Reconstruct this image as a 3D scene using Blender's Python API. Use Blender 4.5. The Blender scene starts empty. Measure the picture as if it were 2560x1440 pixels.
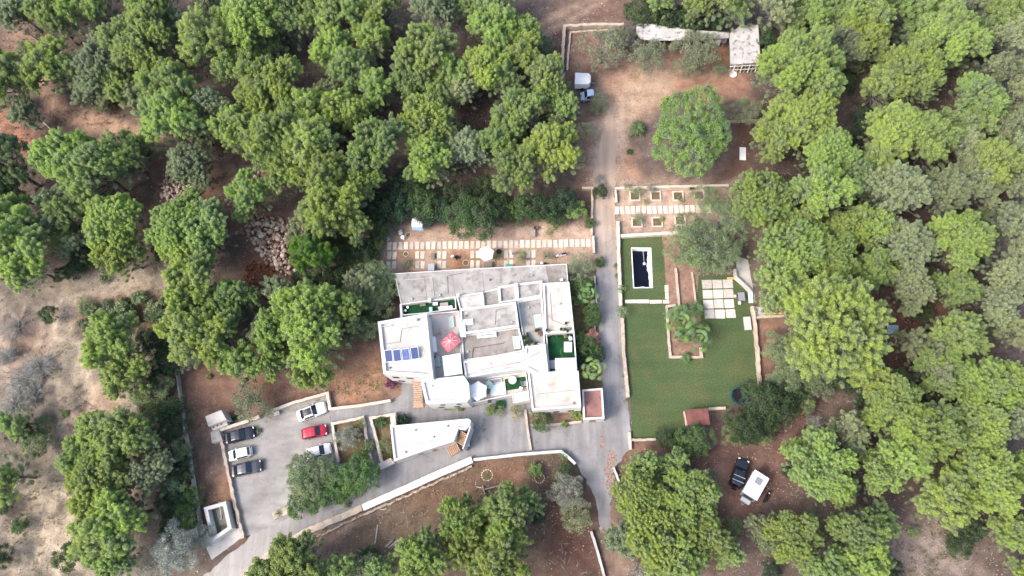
import bpy, bmesh, math, random
import numpy as np
from mathutils import Vector, Matrix
from mathutils.geometry import tessellate_polygon

# ------------------------------------------------------------------ camera, sky, sun, exposure
scn = bpy.context.scene
COL = scn.collection
TILT = math.radians(18.7); ROLL = math.radians(15); CAM_H = 105.0; FPX = 1780.0
cam_d = bpy.data.cameras.new('camera'); cam = bpy.data.objects.new('camera', cam_d); COL.objects.link(cam)
cam_d.sensor_width = 36.0; cam_d.lens = 36.0 * FPX / 2560.0; cam_d.clip_end = 3000; cam_d.clip_start = 1
cam.location = (0, 0, CAM_H); 
RC = Matrix.Rotation(ROLL, 3, 'Z') @ Matrix.Rotation(TILT, 3, 'X') @ Matrix.Rotation(-ROLL, 3, 'Z')
cam.rotation_euler = RC.to_euler()
scn.camera = cam
SUN_EL, SUN_AZ = 47.0, 243.0            # degrees; azimuth clockwise from +Y
w = bpy.data.worlds.new("World"); scn.world = w; w.use_nodes = True
wn = w.node_tree.nodes; wl = w.node_tree.links
sky = wn.new('ShaderNodeTexSky'); sky.sky_type = 'NISHITA'; sky.sun_disc = False
sky.sun_elevation = math.radians(SUN_EL); sky.sun_rotation = math.radians(SUN_AZ)
sky.air_density = 1.0; sky.dust_density = 5.0; sky.ozone_density = .6; sky.altitude = 100
bg = wn['Background']; bg.inputs['Strength'].default_value = 0.15
wl.new(sky.outputs[0], bg.inputs['Color'])
sl = bpy.data.lights.new('sun', 'SUN'); sl.energy = .78; sl.angle = math.radians(16); sl.color = (1.0, 0.94, 0.85)
so = bpy.data.objects.new('sun', sl); COL.objects.link(so); so.location = (-60, -30, 120)
_a = math.radians(SUN_AZ); _e = math.radians(SUN_EL)
sdir = Vector((math.sin(_a) * math.cos(_e), math.cos(_a) * math.cos(_e), math.sin(_e)))
so.rotation_euler = sdir.to_track_quat('Z', 'Y').to_euler()
vs = scn.view_settings
scn.display_settings.display_device = 'sRGB'
vs.view_transform = 'Standard'; vs.look = 'None'; vs.gamma = 1; vs.use_curve_mapping = False
vs.exposure = 1.45
try:
    scn.cycles.max_bounces = 8; scn.cycles.diffuse_bounces = 6; scn.cycles.transmission_bounces = 6; scn.cycles.transparent_max_bounces = 4
except Exception: pass

# ------------------------------------------------------------------ helpers
RI = RC.transposed()
def P(px, py, z=0.0):
    """the place at height z that the photograph shows at pixel px, py (2560 x 1440)"""
    d = RC @ Vector(((px - 1280) / FPX, (720 - py) / FPX, -1.0))
    t = (z - CAM_H) / d.z
    return Vector((d.x * t, d.y * t, z))
def PX(v):
    c = RI @ (Vector(v) - Vector((0, 0, CAM_H)))
    return 1280 + FPX * c.x / -c.z, 720 - FPX * c.y / -c.z
def ppm(py, z=0, px=1280):
    c = RI @ (P(px, py, z) - Vector((0, 0, CAM_H))); return FPX / -c.z
def poly(pts, z=0.0): return [P(a, b, z) for a, b in pts]

def lin(h):
    h = h.lstrip('#'); c = [int(h[i:i+2], 16) / 255 for i in (0, 2, 4)]
    return [x / 12.92 if x <= .04045 else ((x + .055) / 1.055) ** 2.4 for x in c]
KEXP = 1.55
def al(h, k=1.0):
    return [min(.85, x / KEXP * k) for x in lin(h)]

def mat(name, c1, c2=None, scale=1.0, detail=6, rough=.85, bump=0.0, bscale=None, lo=.35, hi=.65,
        c3=None, s3=8.0, t3=(.6, .68), metal=0.0, spec=.3, bdist=.05):
    m = bpy.data.materials.new(name); m.use_nodes = True
    nt = m.node_tree; b = nt.nodes['Principled BSDF']
    b.inputs['Roughness'].default_value = rough; b.inputs['Metallic'].default_value = metal
    b.inputs['Specular IOR Level'].default_value = spec
    L = nt.links
    if c2 is None and bump == 0:
        b.inputs['Base Color'].default_value = (*c1, 1); return m
    tc = nt.nodes.new('ShaderNodeNewGeometry')
    def noise(s, d=detail):
        n = nt.nodes.new('ShaderNodeTexNoise'); n.inputs['Scale'].default_value = s; n.inputs['Detail'].default_value = d
        n.inputs['Roughness'].default_value = .62
        L.new(tc.outputs['Position'], n.inputs['Vector']); return n
    col = None
    if c2 is not None:
        n = noise(scale); r = nt.nodes.new('ShaderNodeMapRange')
        r.inputs[1].default_value = lo; r.inputs[2].default_value = hi
        L.new(n.outputs[0], r.inputs[0])
        mx = nt.nodes.new('ShaderNodeMix'); mx.data_type = 'RGBA'
        mx.inputs[6].default_value = (*c1, 1); mx.inputs[7].default_value = (*c2, 1)
        L.new(r.outputs[0], mx.inputs[0]); col = mx.outputs[2]
        if c3 is not None:
            n3 = noise(s3); r3 = nt.nodes.new('ShaderNodeMapRange')
            r3.inputs[1].default_value = t3[0]; r3.inputs[2].default_value = t3[1]
            L.new(n3.outputs[0], r3.inputs[0])
            m3 = nt.nodes.new('ShaderNodeMix'); m3.data_type = 'RGBA'; m3.inputs[7].default_value = (*c3, 1)
            L.new(col, m3.inputs[6]); L.new(r3.outputs[0], m3.inputs[0]); col = m3.outputs[2]
        L.new(col, b.inputs['Base Color'])
    else:
        b.inputs['Base Color'].default_value = (*c1, 1)
    if bump:
        nb = noise(bscale or scale * 4); bp = nt.nodes.new('ShaderNodeBump'); bp.inputs['Strength'].default_value = bump
        bp.inputs['Distance'].default_value = bdist
        L.new(nb.outputs[0], bp.inputs['Height']); L.new(bp.outputs[0], b.inputs['Normal'])
    return m

def link(name, me, m=None, parent=None):
    o = bpy.data.objects.new(name, me); COL.objects.link(o)
    if m is not None and me is not None and not me.materials: me.materials.append(m)
    if parent is not None: o.parent = parent
    return o
def obj(name, bm, m=None, parent=None, smooth=False):
    me = bpy.data.meshes.new(name); bmesh.ops.recalc_face_normals(bm, faces=bm.faces[:]) if smooth != 'keep' else None
    if smooth is True:
        for f in bm.faces: f.smooth = True
    bm.to_mesh(me); bm.free()
    return link(name, me, m, parent)
def np_mesh(name, v, f, m, parent=None, smooth=False, attr=None):
    """v (N,3) f (M,k)"""
    me = bpy.data.meshes.new(name); k = f.shape[1]
    me.vertices.add(len(v)); me.vertices.foreach_set('co', np.ascontiguousarray(v, np.float32).ravel())
    me.loops.add(f.size); me.loops.foreach_set('vertex_index', np.ascontiguousarray(f, np.int32).ravel())
    me.polygons.add(len(f)); me.polygons.foreach_set('loop_start', np.arange(0, f.size, k, dtype=np.int32))
    me.polygons.foreach_set('loop_total', np.full(len(f), k, np.int32))
    if smooth: me.polygons.foreach_set('use_smooth', np.ones(len(f), bool))
    me.update(calc_edges=True)
    if attr is not None:
        for an, av in attr.items():
            if av.ndim == 1:
                a = me.attributes.new(an, 'FLOAT', 'POINT'); a.data.foreach_set('value', av.astype(np.float32))
            else:
                a = me.attributes.new(an, 'FLOAT_COLOR', 'POINT')
                c = np.ones((len(av), 4), np.float32); c[:, :3] = av; a.data.foreach_set('color', c.ravel())
    return link(name, me, m, parent)
def tag(o, label=None, cat=None, group=None, kind=None):
    if label: o['label'] = label
    if cat: o['category'] = cat
    if group: o['group'] = group
    if kind: o['kind'] = kind
    return o
def thing(name, label, cat, loc=(0, 0, 0), rz=0.0, group=None):
    o = bpy.data.objects.new(name, None); COL.objects.link(o); o.empty_display_size = .3
    o.location = loc; o.rotation_euler = (0, 0, rz)
    return tag(o, label, cat, group)
def dup(root, loc, rz=0.0, label=None, group=None, scale=None):
    r = root.copy(); COL.objects.link(r); r.location = loc; r.rotation_euler = (0, 0, rz)
    if scale: r.scale = (scale,) * 3
    if label: r['label'] = label
    if group: r['group'] = group
    for ch in list(root.children):
        c = ch.copy(); COL.objects.link(c); c.parent = r
        for g in list(ch.children):
            d = g.copy(); COL.objects.link(d); d.parent = c
    return r

def bx(bm, x0, x1, y0, y1, z0, z1, M=None):
    vs = [bm.verts.new((x, y, z)) for z in (z0, z1) for x, y in ((x0, y0), (x1, y0), (x1, y1), (x0, y1))]
    for f in ((0, 3, 2, 1), (4, 5, 6, 7), (0, 1, 5, 4), (1, 2, 6, 5), (2, 3, 7, 6), (3, 0, 4, 7)):
        bm.faces.new([vs[i] for i in f])
    if M is not None:
        for v in vs: v.co = M @ v.co
    return vs
def box(name, size, m, parent=None, loc=(0, 0, 0), rz=0, bevel=0.0, M=None):
    bm = bmesh.new(); a, b, c = size
    bx(bm, -a / 2, a / 2, -b / 2, b / 2, 0, c)
    if bevel: bmesh.ops.bevel(bm, geom=bm.edges[:], offset=bevel, segments=2, affect='EDGES')
    T = Matrix.Translation(loc) @ Matrix.Rotation(rz, 4, 'Z')
    bmesh.ops.transform(bm, matrix=T if M is None else M, verts=bm.verts[:])
    return obj(name, bm, m, parent)
def prism_bm(pts, z0, z1, bm=None, bottom=True):
    """pts list of 2d/3d points; straight prism between z0 and z1"""
    bm = bm or bmesh.new()
    a = [bm.verts.new((p[0], p[1], z0)) for p in pts]; b = [bm.verts.new((p[0], p[1], z1)) for p in pts]
    n = len(pts)
    for i in range(n): bm.faces.new((a[i], a[(i+1) % n], b[(i+1) % n], b[i]))
    for t in tessellate_polygon([[Vector((p[0], p[1], 0)) for p in pts]]):
        bm.faces.new([b[i] for i in t])
        if bottom: bm.faces.new([a[i] for i in reversed(t)])
    return bm
def area(pts): return sum(pts[i][0] * pts[(i+1) % len(pts)][1] - pts[(i+1) % len(pts)][0] * pts[i][1] for i in range(len(pts))) / 2
def inset(pts, d):
    """inward offset of a simple polygon"""
    n = len(pts); s = 1 if area(pts) > 0 else -1; out = []
    for i in range(n):
        p0, p1, p2 = [Vector((pts[j % n][0], pts[j % n][1])) for j in (i - 1, i, i + 1)]
        e1 = (p1 - p0).normalized(); e2 = (p2 - p1).normalized()
        n1 = Vector((-e1.y, e1.x)) * s; n2 = Vector((-e2.y, e2.x)) * s
        b = (n1 + n2); b = b.normalized() if b.length > 1e-6 else n1
        out.append(p1 + b * (d / max(.35, b.dot(n1))))
    return out
def sheet_bm(pts, z, holes=(), bm=None):
    bm = bm or bmesh.new(); loops = [[Vector((p[0], p[1], 0)) for p in pts]] + [[Vector((p[0], p[1], 0)) for p in h] for h in holes]
    vs = [bm.verts.new((p.x, p.y, z)) for lp in loops for p in lp]
    for t in tessellate_polygon(loops):
        f = bm.faces.new([vs[i] for i in t]); f.normal_update()
        if f.normal.z < 0: f.normal_flip()
    return bm
def rough(pts, amp=.12, step=.6, seed=1, closed=True):
    """re-sample a polygon with slightly ragged edges (real worn edges of ground surfaces)"""
    rnd = random.Random(seed); out = []; n = len(pts)
    for i in range(n if closed else n - 1):
        a = Vector(pts[i][:2]); b = Vector(pts[(i+1) % n][:2]); L = (b - a).length; k = max(1, int(L / step))
        nn = Vector((-(b-a).y, (b-a).x)).normalized()
        for j in range(k):
            out.append(a.lerp(b, j / k) + nn * (rnd.uniform(-amp, amp) if j else 0))
    if not closed: out.append(Vector(pts[-1][:2]))
    return out
def cyl(bm, p0, p1, r0, r1=None, n=8, cap=True):
    p0 = Vector(p0); p1 = Vector(p1); r1 = r0 if r1 is None else r1
    d = (p1 - p0); q = d.to_track_quat('Z', 'Y') if d.length > 1e-6 else Vector((0, 0, 1)).to_track_quat('Z', 'Y')
    A = [bm.verts.new(p0 + q @ Vector((math.cos(t) * r0, math.sin(t) * r0, 0))) for t in [2 * math.pi * i / n for i in range(n)]]
    B = [bm.verts.new(p1 + q @ Vector((math.cos(t) * r1, math.sin(t) * r1, 0))) for t in [2 * math.pi * i / n for i in range(n)]]
    for i in range(n): bm.faces.new((A[i], A[(i+1) % n], B[(i+1) % n], B[i]))
    if cap: bm.faces.new(A[::-1]); bm.faces.new(B)
def lathe(bm, prof, n=20, c=(0, 0, 0)):
    """prof [(r,z)]"""
    rings = []
    for r, z in prof:
        if r < 1e-4: rings.append([bm.verts.new((c[0], c[1], c[2] + z))])
        else: rings.append([bm.verts.new((c[0] + r * math.cos(2*math.pi*i/n), c[1] + r * math.sin(2*math.pi*i/n), c[2] + z)) for i in range(n)])
    for a, b in zip(rings, rings[1:]):
        for i in range(n):
            j = (i + 1) % n
            if len(a) == 1 and len(b) == 1: continue
            if len(a) == 1: bm.faces.new((a[0], b[j], b[i]))
            elif len(b) == 1: bm.faces.new((a[i], a[j], b[0]))
            else: bm.faces.new((a[i], a[j], b[j], b[i]))
def ang(p, q):
    """heading (world z rotation) from pixel p to pixel q"""
    a = P(*p); b = P(*q); return math.atan2(b.y - a.y, b.x - a.x)

# ------------------------------------------------------------------ materials
M = {}
M['white'] = mat('white_render', (.60, .60, .585), (.49, .485, .47), scale=.35, rough=.8, c3=(.44, .42, .39), s3=1.3, t3=(.60, .8), bump=.12, bscale=9)
M['roofwhite'] = mat('painted_roof', (.57, .56, .545), (.45, .43, .415), scale=.3, rough=.85, c3=(.38, .345, .31), s3=.9, t3=(.56, .8), bump=.15, bscale=7)
M['concrete'] = mat('roof_concrete', (.37, .36, .345), (.25, .24, .228), scale=.3, rough=.9, c3=(.13, .115, .10), s3=.9, t3=(.50, .76), bump=.25, bscale=6)
M['concrete2'] = mat('worn_concrete', (.30, .28, .26), (.18, .16, .145), scale=.45, rough=.9, c3=(.11, .095, .08), s3=.8, t3=(.52, .76), bump=.25, bscale=6)
M['palecon'] = mat('pale_concrete', (.51, .495, .475), (.38, .365, .35), scale=.35, rough=.88, c3=(.25, .22, .195), s3=.9, t3=(.56, .8), bump=.2, bscale=6)
M['tiles'] = mat('cream_terrace', (.51, .465, .425), (.40, .355, .32), scale=.45, rough=.8, c3=(.26, .215, .18), s3=.9, t3=(.56, .8), bump=.1, bscale=8)
M['redtile'] = mat('red_tile', al('#b5817a'), al('#96716a'), scale=.5, rough=.8, c3=al('#6a5650'), s3=1.4, t3=(.56, .72), bump=.1, bscale=8)
M['terra'] = mat('terracotta', al('#e0bda4'), al('#c89a80'), scale=3, rough=.8)
M['turf'] = mat('green_turf', al('#1f5c34'), al('#164626'), scale=1.2, rough=.95, bump=.3, bscale=30)
M['cream'] = mat('cream_stone', (.49, .42, .345), (.36, .30, .24), scale=1.1, rough=.9, c3=(.26, .20, .155), s3=3.2, t3=(.56, .7), bump=.5, bscale=5)
M['creamw'] = mat('cream_wall', (.55, .50, .435), (.44, .39, .33), scale=.8, rough=.9, c3=(.34, .29, .24), s3=2.5, t3=(.6, .76), bump=.3, bscale=6)
M['stone'] = mat('dry_stone', (.42, .36, .29), (.27, .22, .175), scale=2.2, rough=.95, c3=(.13, .10, .08), s3=3.5, t3=(.52, .62), bump=.8, bscale=4)
M['slab'] = mat('cream_slab', (.60, .545, .475), (.50, .445, .38), scale=1.3, rough=.85, c3=(.42, .37, .31), s3=5, t3=(.64, .76), bump=.25, bscale=9)
M['slabgrey'] = mat('white_slab', (.56, .53, .49), (.46, .43, .39), scale=1.6, rough=.85, c3=(.22, .19, .15), s3=4, t3=(.56, .68), bump=.25, bscale=9)
M['wood'] = mat('weathered_wood', (.36, .24, .14), (.25, .16, .09), scale=5, rough=.8)
M['greywood'] = mat('grey_wood', (.22, .20, .18), (.13, .115, .10), scale=5, rough=.85)
M['gwood2'] = mat('pale_grey_wood', (.40, .36, .32), (.28, .25, .22), scale=4, rough=.85)
M['orange'] = mat('orange_wood', (.62, .36, .15), (.5, .3, .13), scale=4, rough=.75)
M['metal'] = mat('grey_metal', (.45, .46, .48), rough=.4, metal=.6)
M['dmetal'] = mat('dark_metal', (.03, .03, .035), rough=.5, metal=.3)
M['fabricw'] = mat('white_fabric', (.82, .82, .83), (.74, .75, .78), scale=2, rough=.9)
M['fabricg'] = mat('grey_fabric', (.50, .51, .54), (.44, .45, .48), scale=2, rough=.9)
M['fabricb'] = mat('blue_fabric', (.18, .32, .62), (.22, .38, .68), scale=2, rough=.9)
M['fabricd'] = mat('navy_fabric', (.022, .028, .05), (.035, .04, .06), scale=3, rough=.9)
M['fabricl'] = mat('slate_fabric', (.24, .25, .30), (.20, .21, .26), scale=3, rough=.9)
M['redf'] = mat('red_fabric', (.50, .155, .185), (.42, .12, .15), scale=2.5, rough=.85)
M['redroof'] = mat('red_sheet', al('#96605a'), al('#7c504a'), scale=.8, rough=.7, c3=al('#6a3a38'), s3=3, t3=(.6, .75))
M['glass'] = mat('dark_glass', (.015, .02, .028), rough=.08, spec=.8)
M['paleglass'] = mat('pale_glass', (.42, .56, .53), (.30, .45, .45), scale=2, rough=.15, spec=.6)
M['mint'] = mat('mint_plastic', (.66, .80, .78), (.60, .76, .74), scale=1, rough=.3, spec=.5)
M['solar'] = mat('solar_cell', (.012, .035, .13), (.02, .05, .17), scale=1.4, rough=.18, spec=.7)
M['alu'] = mat('aluminium', (.7, .71, .72), rough=.35, metal=.5)
M['rubber'] = mat('tyre_rubber', (.012, .012, .013), rough=.9)
M['plastw'] = mat('white_plastic', (.8, .8, .8), rough=.4)
M['teal'] = mat('teal_plastic', (.02, .12, .15), (.03, .16, .18), scale=3, rough=.5)
M['green'] = mat('green_plastic', (.05, .36, .22), rough=.5)
M['black'] = mat('black_plastic', (.012, .012, .014), rough=.5)
M['water'] = mat('pool_water', (.003, .004, .012), rough=.06, spec=.25)
M['tankwater'] = mat('tank_water', (.13, .135, .10), (.07, .08, .06), scale=.5, rough=.15, spec=.5, c3=(.20, .20, .16), s3=1.6, t3=(.6, .7))
M['soil'] = mat('garden_soil', al('#b09180'), al('#8c6f60'), scale=.9, rough=1, c3=al('#6c624a'), s3=2.2, t3=(.56, .66), bump=.6, bscale=5)
M['soilgreen'] = mat('weedy_soil', al('#857358'), al('#6f5848'), scale=.8, rough=1, c3=al('#5c6638'), s3=1.6, t3=(.5, .62), bump=.7, bscale=5)
M['pot'] = mat('dark_pot', (.05, .035, .03), rough=.8)
M['limb'] = mat('pine_bark', (.16, .135, .115), (.095, .078, .065), scale=3, rough=1)
M['twig'] = mat('grey_twig', (.34, .33, .31), (.25, .24, .225), scale=2, rough=1)

for _k in ('slab', 'slabgrey'):                       # every slab weathered a little differently
    _nt = M[_k].node_tree; _b = _nt.nodes['Principled BSDF']; _src = _b.inputs['Base Color'].links[0].from_socket
    _oi = _nt.nodes.new('ShaderNodeObjectInfo'); _r = _nt.nodes.new('ShaderNodeMapRange'); _r.inputs[3].default_value = .80; _r.inputs[4].default_value = 1.15
    _h = _nt.nodes.new('ShaderNodeHueSaturation'); _nt.links.new(_oi.outputs['Random'], _r.inputs[0]); _nt.links.new(_r.outputs[0], _h.inputs['Value']); _nt.links.new(_src, _h.inputs['Color']); _nt.links.new(_h.outputs[0], _b.inputs['Base Color'])
ORDW = ['first', 'second', 'third', 'fourth', 'fifth', 'sixth', 'seventh', 'eighth', 'ninth', 'tenth', 'eleventh', 'twelfth', 'thirteenth', 'fourteenth', 'fifteenth', 'sixteenth', 'seventeenth', 'eighteenth', 'nineteenth', 'twentieth']
def nth(i, n, lo, hi):
    """position words for item i of n between two ends that one can find"""
    if i < n - 1 - i: return '%s from %s' % (ORDW[i], lo)
    return '%s from %s' % (ORDW[n - 1 - i], hi)
# ------------------------------------------------------------------ ground: one sheet, soils mixed by place
ZONES = [  # colour, edge softness (m), outline in photo pixels
 ('#8f8375', 6, [(-300, 700), (200, 690), (420, 640), (440, 950), (520, 1500), (-300, 1500)]),
 ('#c0ad95', 2.5, [(160, 690), (300, 680), (430, 700), (420, 730), (330, 740), (200, 830), (110, 830), (150, 760)]),
 ('#c3b196', 3.5, [(60, 880), (150, 830), (240, 850), (230, 960), (320, 1010), (340, 1060), (250, 1090), (230, 1200), (250, 1350), (200, 1440), (20, 1440), (60, 1230), (160, 1130), (170, 1000), (120, 950)]),
 ('#b99a82', 4, [(0, 830), (80, 820), (120, 880), (60, 960), (0, 980)]),
 ('#c4a488', 2.0, [(230, 960), (280, 980), (300, 1040), (200, 1130), (160, 1180), (150, 1110)]),
 ('#d2a686', 1.3, [(90, 180), (130, 200), (170, 270), (240, 285), (330, 310), (420, 325), (410, 352), (320, 350), (220, 330), (170, 305), (120, 260), (80, 210)]),
 ('#b7775a', 2.5, [(0, 270), (60, 275), (90, 330), (80, 390), (0, 400)]),
 ('#b08a72', 2.5, [(20, 30), (80, 40), (110, 160), (60, 170), (0, 120)]),
 ('#8f7250', 2.0, [(200, 760), (330, 730), (430, 740), (440, 830), (330, 850), (230, 850), (180, 810)]),
 ('#c6a48a', 2.0, [(565, 430), (600, 420), (660, 420), (640, 470), (600, 520), (575, 520)]),
 ('#a0755a', 3.0, [(400, 410), (520, 420), (520, 520), (420, 500)]),
 ('#9a6c52', 2.5, [(600, 520), (750, 540), (740, 720), (600, 720), (620, 620)]),
 ('#9d7662', 3.0, [(440, 900), (700, 930), (960, 860), (965, 1000), (820, 1010), (740, 1000), (550, 1060), (530, 1040), (500, 1100), (560, 1200), (600, 1340), (510, 1350), (470, 1150)]),
 ('#8b7a70', 1.5, [(525, 1110), (555, 1110), (572, 1200), (530, 1190)]),
 ('#b98865', 1.6, [(545, 1170), (575, 1190), (588, 1250), (560, 1260), (530, 1240)]),
 ('#c28d67', 1.8, [(850, 920), (950, 870), (962, 1000), (830, 1012)]),
 ('#b98f76', 3.0, [(1455, 290), (1500, 300), (1490, 470), (1460, 470)]),
 ('#c79a7c', 1.8, [(1545, 170), (1640, 140), (1820, 130), (1850, 180), (1870, 250), (1700, 240), (1640, 260), (1590, 300), (1560, 330), (1600, 440), (1540, 450), (1480, 420), (1500, 300), (1530, 250), (1500, 200)]),
 ('#cfae90', 1.8, [(1560, 200), (1650, 175), (1700, 190), (1690, 225), (1620, 250), (1575, 290), (1545, 340), (1500, 340), (1520, 270)]),
 ('#c4ab98', 1.6, [(1488, 300), (1575, 300), (1552, 380), (1545, 465), (1482, 465), (1484, 380)]),
 ('#b98870', 1.2, [(1690, 190), (1860, 190), (1860, 240), (1790, 250), (1700, 235)]),
 ('#b98660', 1.0, [(1780, 110), (1822, 110), (1825, 170), (1780, 170)]),
 ('#a27a68', 2.0, [(1410, 60), (1560, 60), (1560, 170), (1420, 190)]),
 ('#8f6c5e', 4.0, [(1310, 90), (1560, -40), (1620, -40), (1560, 60), (1400, 70), (1370, 140)]),
 ('#8d7565', 1.2, [(1320, 75), (1400, 15), (1480, -20), (1530, -20), (1440, 30), (1350, 100)]),
 ('#a98c76', .7, [(1322, 72), (1400, 22), (1470, -10), (1490, -8), (1410, 36), (1335, 88)]),
 ('#a98c76', .7, [(1345, 92), (1420, 45), (1500, 0), (1520, 0), (1430, 56), (1355, 103)]),
 ('#b98d74', 1.0, [(1970, 40), (1995, 40), (1998, 125), (1968, 125)]),
 ('#cfae96', 1.5, [(1540, 440), (1760, 460), (1900, 455), (1900, 590), (1740, 590), (1540, 590)]),
 ('#c9a78d', 1.5, [(1000, 560), (1100, 570), (1480, 560), (1490, 640), (1450, 680), (960, 690), (960, 560)]),
 ('#d6b49c', 1.0, [(1240, 565), (1400, 570), (1480, 575), (1480, 605), (1240, 605)]),
 ('#b88763', 1.0, [(1120, 625), (1200, 625), (1200, 675), (1120, 675)]),
 ('#b98b66', 1.0, [(990, 625), (1050, 625), (1050, 650), (990, 650)]),
 ('#7c5c50', 1.2, [(1830, 300), (1910, 300), (1900, 360), (1860, 440), (1780, 460), (1840, 380)]),
 ('#a37860', 1.5, [(1890, 790), (1960, 790), (1940, 860), (1920, 960), (1900, 960)]),
 ('#846258', 3.0, [(1650, 1110), (1990, 1020), (2060, 1000), (1980, 1250), (1890, 1300), (1820, 1420), (1760, 1440), (1780, 1250)]),
 ('#a67c64', 1.2, [(1760, 1150), (1830, 1160), (1860, 1210), (1870, 1270), (1830, 1320), (1790, 1260)]),
 ('#b07a5c', 1.5, [(1570, 1130), (1620, 1110), (1650, 1180), (1580, 1200)]),
 ('#7e6a55', 3.0, [(900, 1290), (1180, 1170), (1400, 1140), (1430, 1200), (1400, 1440), (880, 1440), (850, 1340)]),
 ('#9f7257', 2.0, [(1210, 1165), (1310, 1150), (1310, 1230), (1240, 1240), (1200, 1200)]),
 ('#87664d', 2.5, [(1000, 1250), (1180, 1180), (1200, 1230), (1080, 1290)]),
 ('#6a4a40', 3.0, [(1380, 1200), (1480, 1340), (1540, 1440), (1380, 1440), (1340, 1260)]),
 ('#a08573', 1.8, [(1530, 1180), (1560, 1300), (1600, 1420), (1520, 1440), (1500, 1320)]),
 ('#c6a283', 1.5, [(700, 1380), (900, 1290), (880, 1310), (700, 1410), (640, 1440)]),
 ('#a08e84', 3.0, [(2140, 1300), (2380, 1290), (2420, 1440), (2180, 1440)]),
 ('#7d564a', 3.0, [(2190, 760), (2420, 720), (2450, 800), (2280, 860), (2240, 960), (2200, 940)]),
]
def seg_sdf(X, Y, pts):
    n = len(pts); d2 = np.full(X.shape, 1e18); inside = np.zeros(X.shape, bool)
    for i in range(n):
        ax, ay = pts[i][0], pts[i][1]; bx_, by_ = pts[(i+1) % n][0], pts[(i+1) % n][1]
        ex, ey = bx_ - ax, by_ - ay; L = ex*ex + ey*ey + 1e-9
        t = np.clip(((X-ax)*ex + (Y-ay)*ey) / L, 0, 1)
        d2 = np.minimum(d2, (X-ax-t*ex)**2 + (Y-ay-t*ey)**2)
        c = ((ay > Y) != (by_ > Y)) & (X < (bx_-ax) * (Y-ay) / (by_-ay + 1e-12) + ax); inside ^= c
    d = np.sqrt(d2); return np.where(inside, -d, d)
def vnoise(X, Y, s, seed):
    r = np.random.RandomState(seed); G = r.rand(64, 64)
    x = X / s + 1000.3; y = Y / s + 1000.7; xi = np.floor(x).astype(int); yi = np.floor(y).astype(int)
    fx = x - xi; fy = y - yi; fx = fx*fx*(3-2*fx); fy = fy*fy*(3-2*fy)
    g = lambda a, b: G[a % 64, b % 64]
    return (g(xi, yi)*(1-fx) + g(xi+1, yi)*fx)*(1-fy) + (g(xi, yi+1)*(1-fx) + g(xi+1, yi+1)*fx)*fy
def fbm(X, Y, s, seed, o=4):
    v = 0; a = 1; t = 0
    for i in range(o): v = v + a * vnoise(X, Y, s / 2**i, seed + i); t += a; a *= .55
    return v / t

# the estate itself is level; beyond it the soil rolls gently
FLAT = poly([(940, 440), (1480, 430), (1480, 200), (1400, 40), (1920, 40), (1900, 300), (1960, 600), (1930, 1000), (1800, 1130),
             (2000, 1180), (1900, 1300), (1560, 1240), (1540, 1460), (1420, 1460), (1400, 1180), (900, 1340), (640, 1480), (440, 1460), (430, 900), (900, 860), (950, 700)])
POOL = poly([(1577.5, 619), (1628, 619.5), (1632, 720), (1583, 720.5)])
def ground_z(X, Y):
    d = seg_sdf(X, Y, FLAT); k = np.clip(d / 8, 0, 1)
    le = np.clip((P(430, 1100).x - X) / 6, 0, 1) * np.clip((P(400, 700).y - Y) / 6, 0, 1)
    return k * (le * (np.abs(fbm(X, Y, 5, 15, 5) - .5) * -4.5 + .5) + (fbm(X, Y, 9, 5) - .5) * 1.3 + (fbm(X, Y, 2.2, 9, 3) - .5) * .35)
def gz(x, y): return float(ground_z(np.array([x]), np.array([y]))[0])
def axis(lo, hi, step, far):
    a = list(np.arange(lo, hi + step, step)); s = step
    b = a[-1]; c = a[0]; up = []; dn = []
    while b < far: s *= 1.5; b += s; up.append(b)
    s = step
    while c > -far: s *= 1.5; c -= s; dn.append(c)
    return np.array(dn[::-1] + a + up)
gx = axis(-105, 105, .5, 1500); gy = axis(-22, 108, .5, 1500)
GX, GY = np.meshgrid(gx, gy)
fx_, fy_ = GX.ravel(), GY.ravel()
wx = fx_ + (fbm(fx_, fy_, 4, 21, 4) - .5) * 2.6; wy = fy_ + (fbm(fx_, fy_, 4, 31, 4) - .5) * 2.6
base = np.array(al('#85736a')); dark = np.array(al('#66564f'))
t = np.clip(fbm(fx_, fy_, 12, 41, 5) * 2.4 - .7, 0, 1)[:, None]
gcol = base * t + dark * (1 - t)
for hexc, soft, pts in ZONES:
    d = seg_sdf(wx, wy, poly(pts)); k = np.clip(.5 - d / (2 * soft), 0, 1); k = k*k*(3-2*k)
    gcol = gcol * (1 - k[:, None]) + np.array(al(hexc)) * k[:, None]
lum = gcol @ np.array([.3, .55, .15]); gcol = gcol * .76 + lum[:, None] * .24 * np.array([1.06, .99, .93])
ny, nx = GX.shape
idx = np.arange(nx * ny).reshape(ny, nx)
F = np.stack([idx[:-1, :-1], idx[:-1, 1:], idx[1:, 1:], idx[1:, :-1]], -1).reshape(-1, 4)
pd = seg_sdf(fx_, fy_, inset(POOL, -.45)); F = F[~(pd[F] < .0).any(1)]
gm = bpy.data.materials.new('forest_soil'); gm.use_nodes = True
nt = gm.node_tree; L = nt.links; b = nt.nodes['Principled BSDF']; b.inputs['Roughness'].default_value = 1; b.inputs['Specular IOR Level'].default_value = .1
at = nt.nodes.new('ShaderNodeAttribute'); at.attribute_name = 'soil'
geo = nt.nodes.new('ShaderNodeNewGeometry')
def gn(s, d, r=.65):
    n = nt.nodes.new('ShaderNodeTexNoise'); n.inputs['Scale'].default_value = s; n.inputs['Detail'].default_value = d; n.inputs['Roughness'].default_value = r
    L.new(geo.outputs['Position'], n.inputs['Vector']); return n
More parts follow.
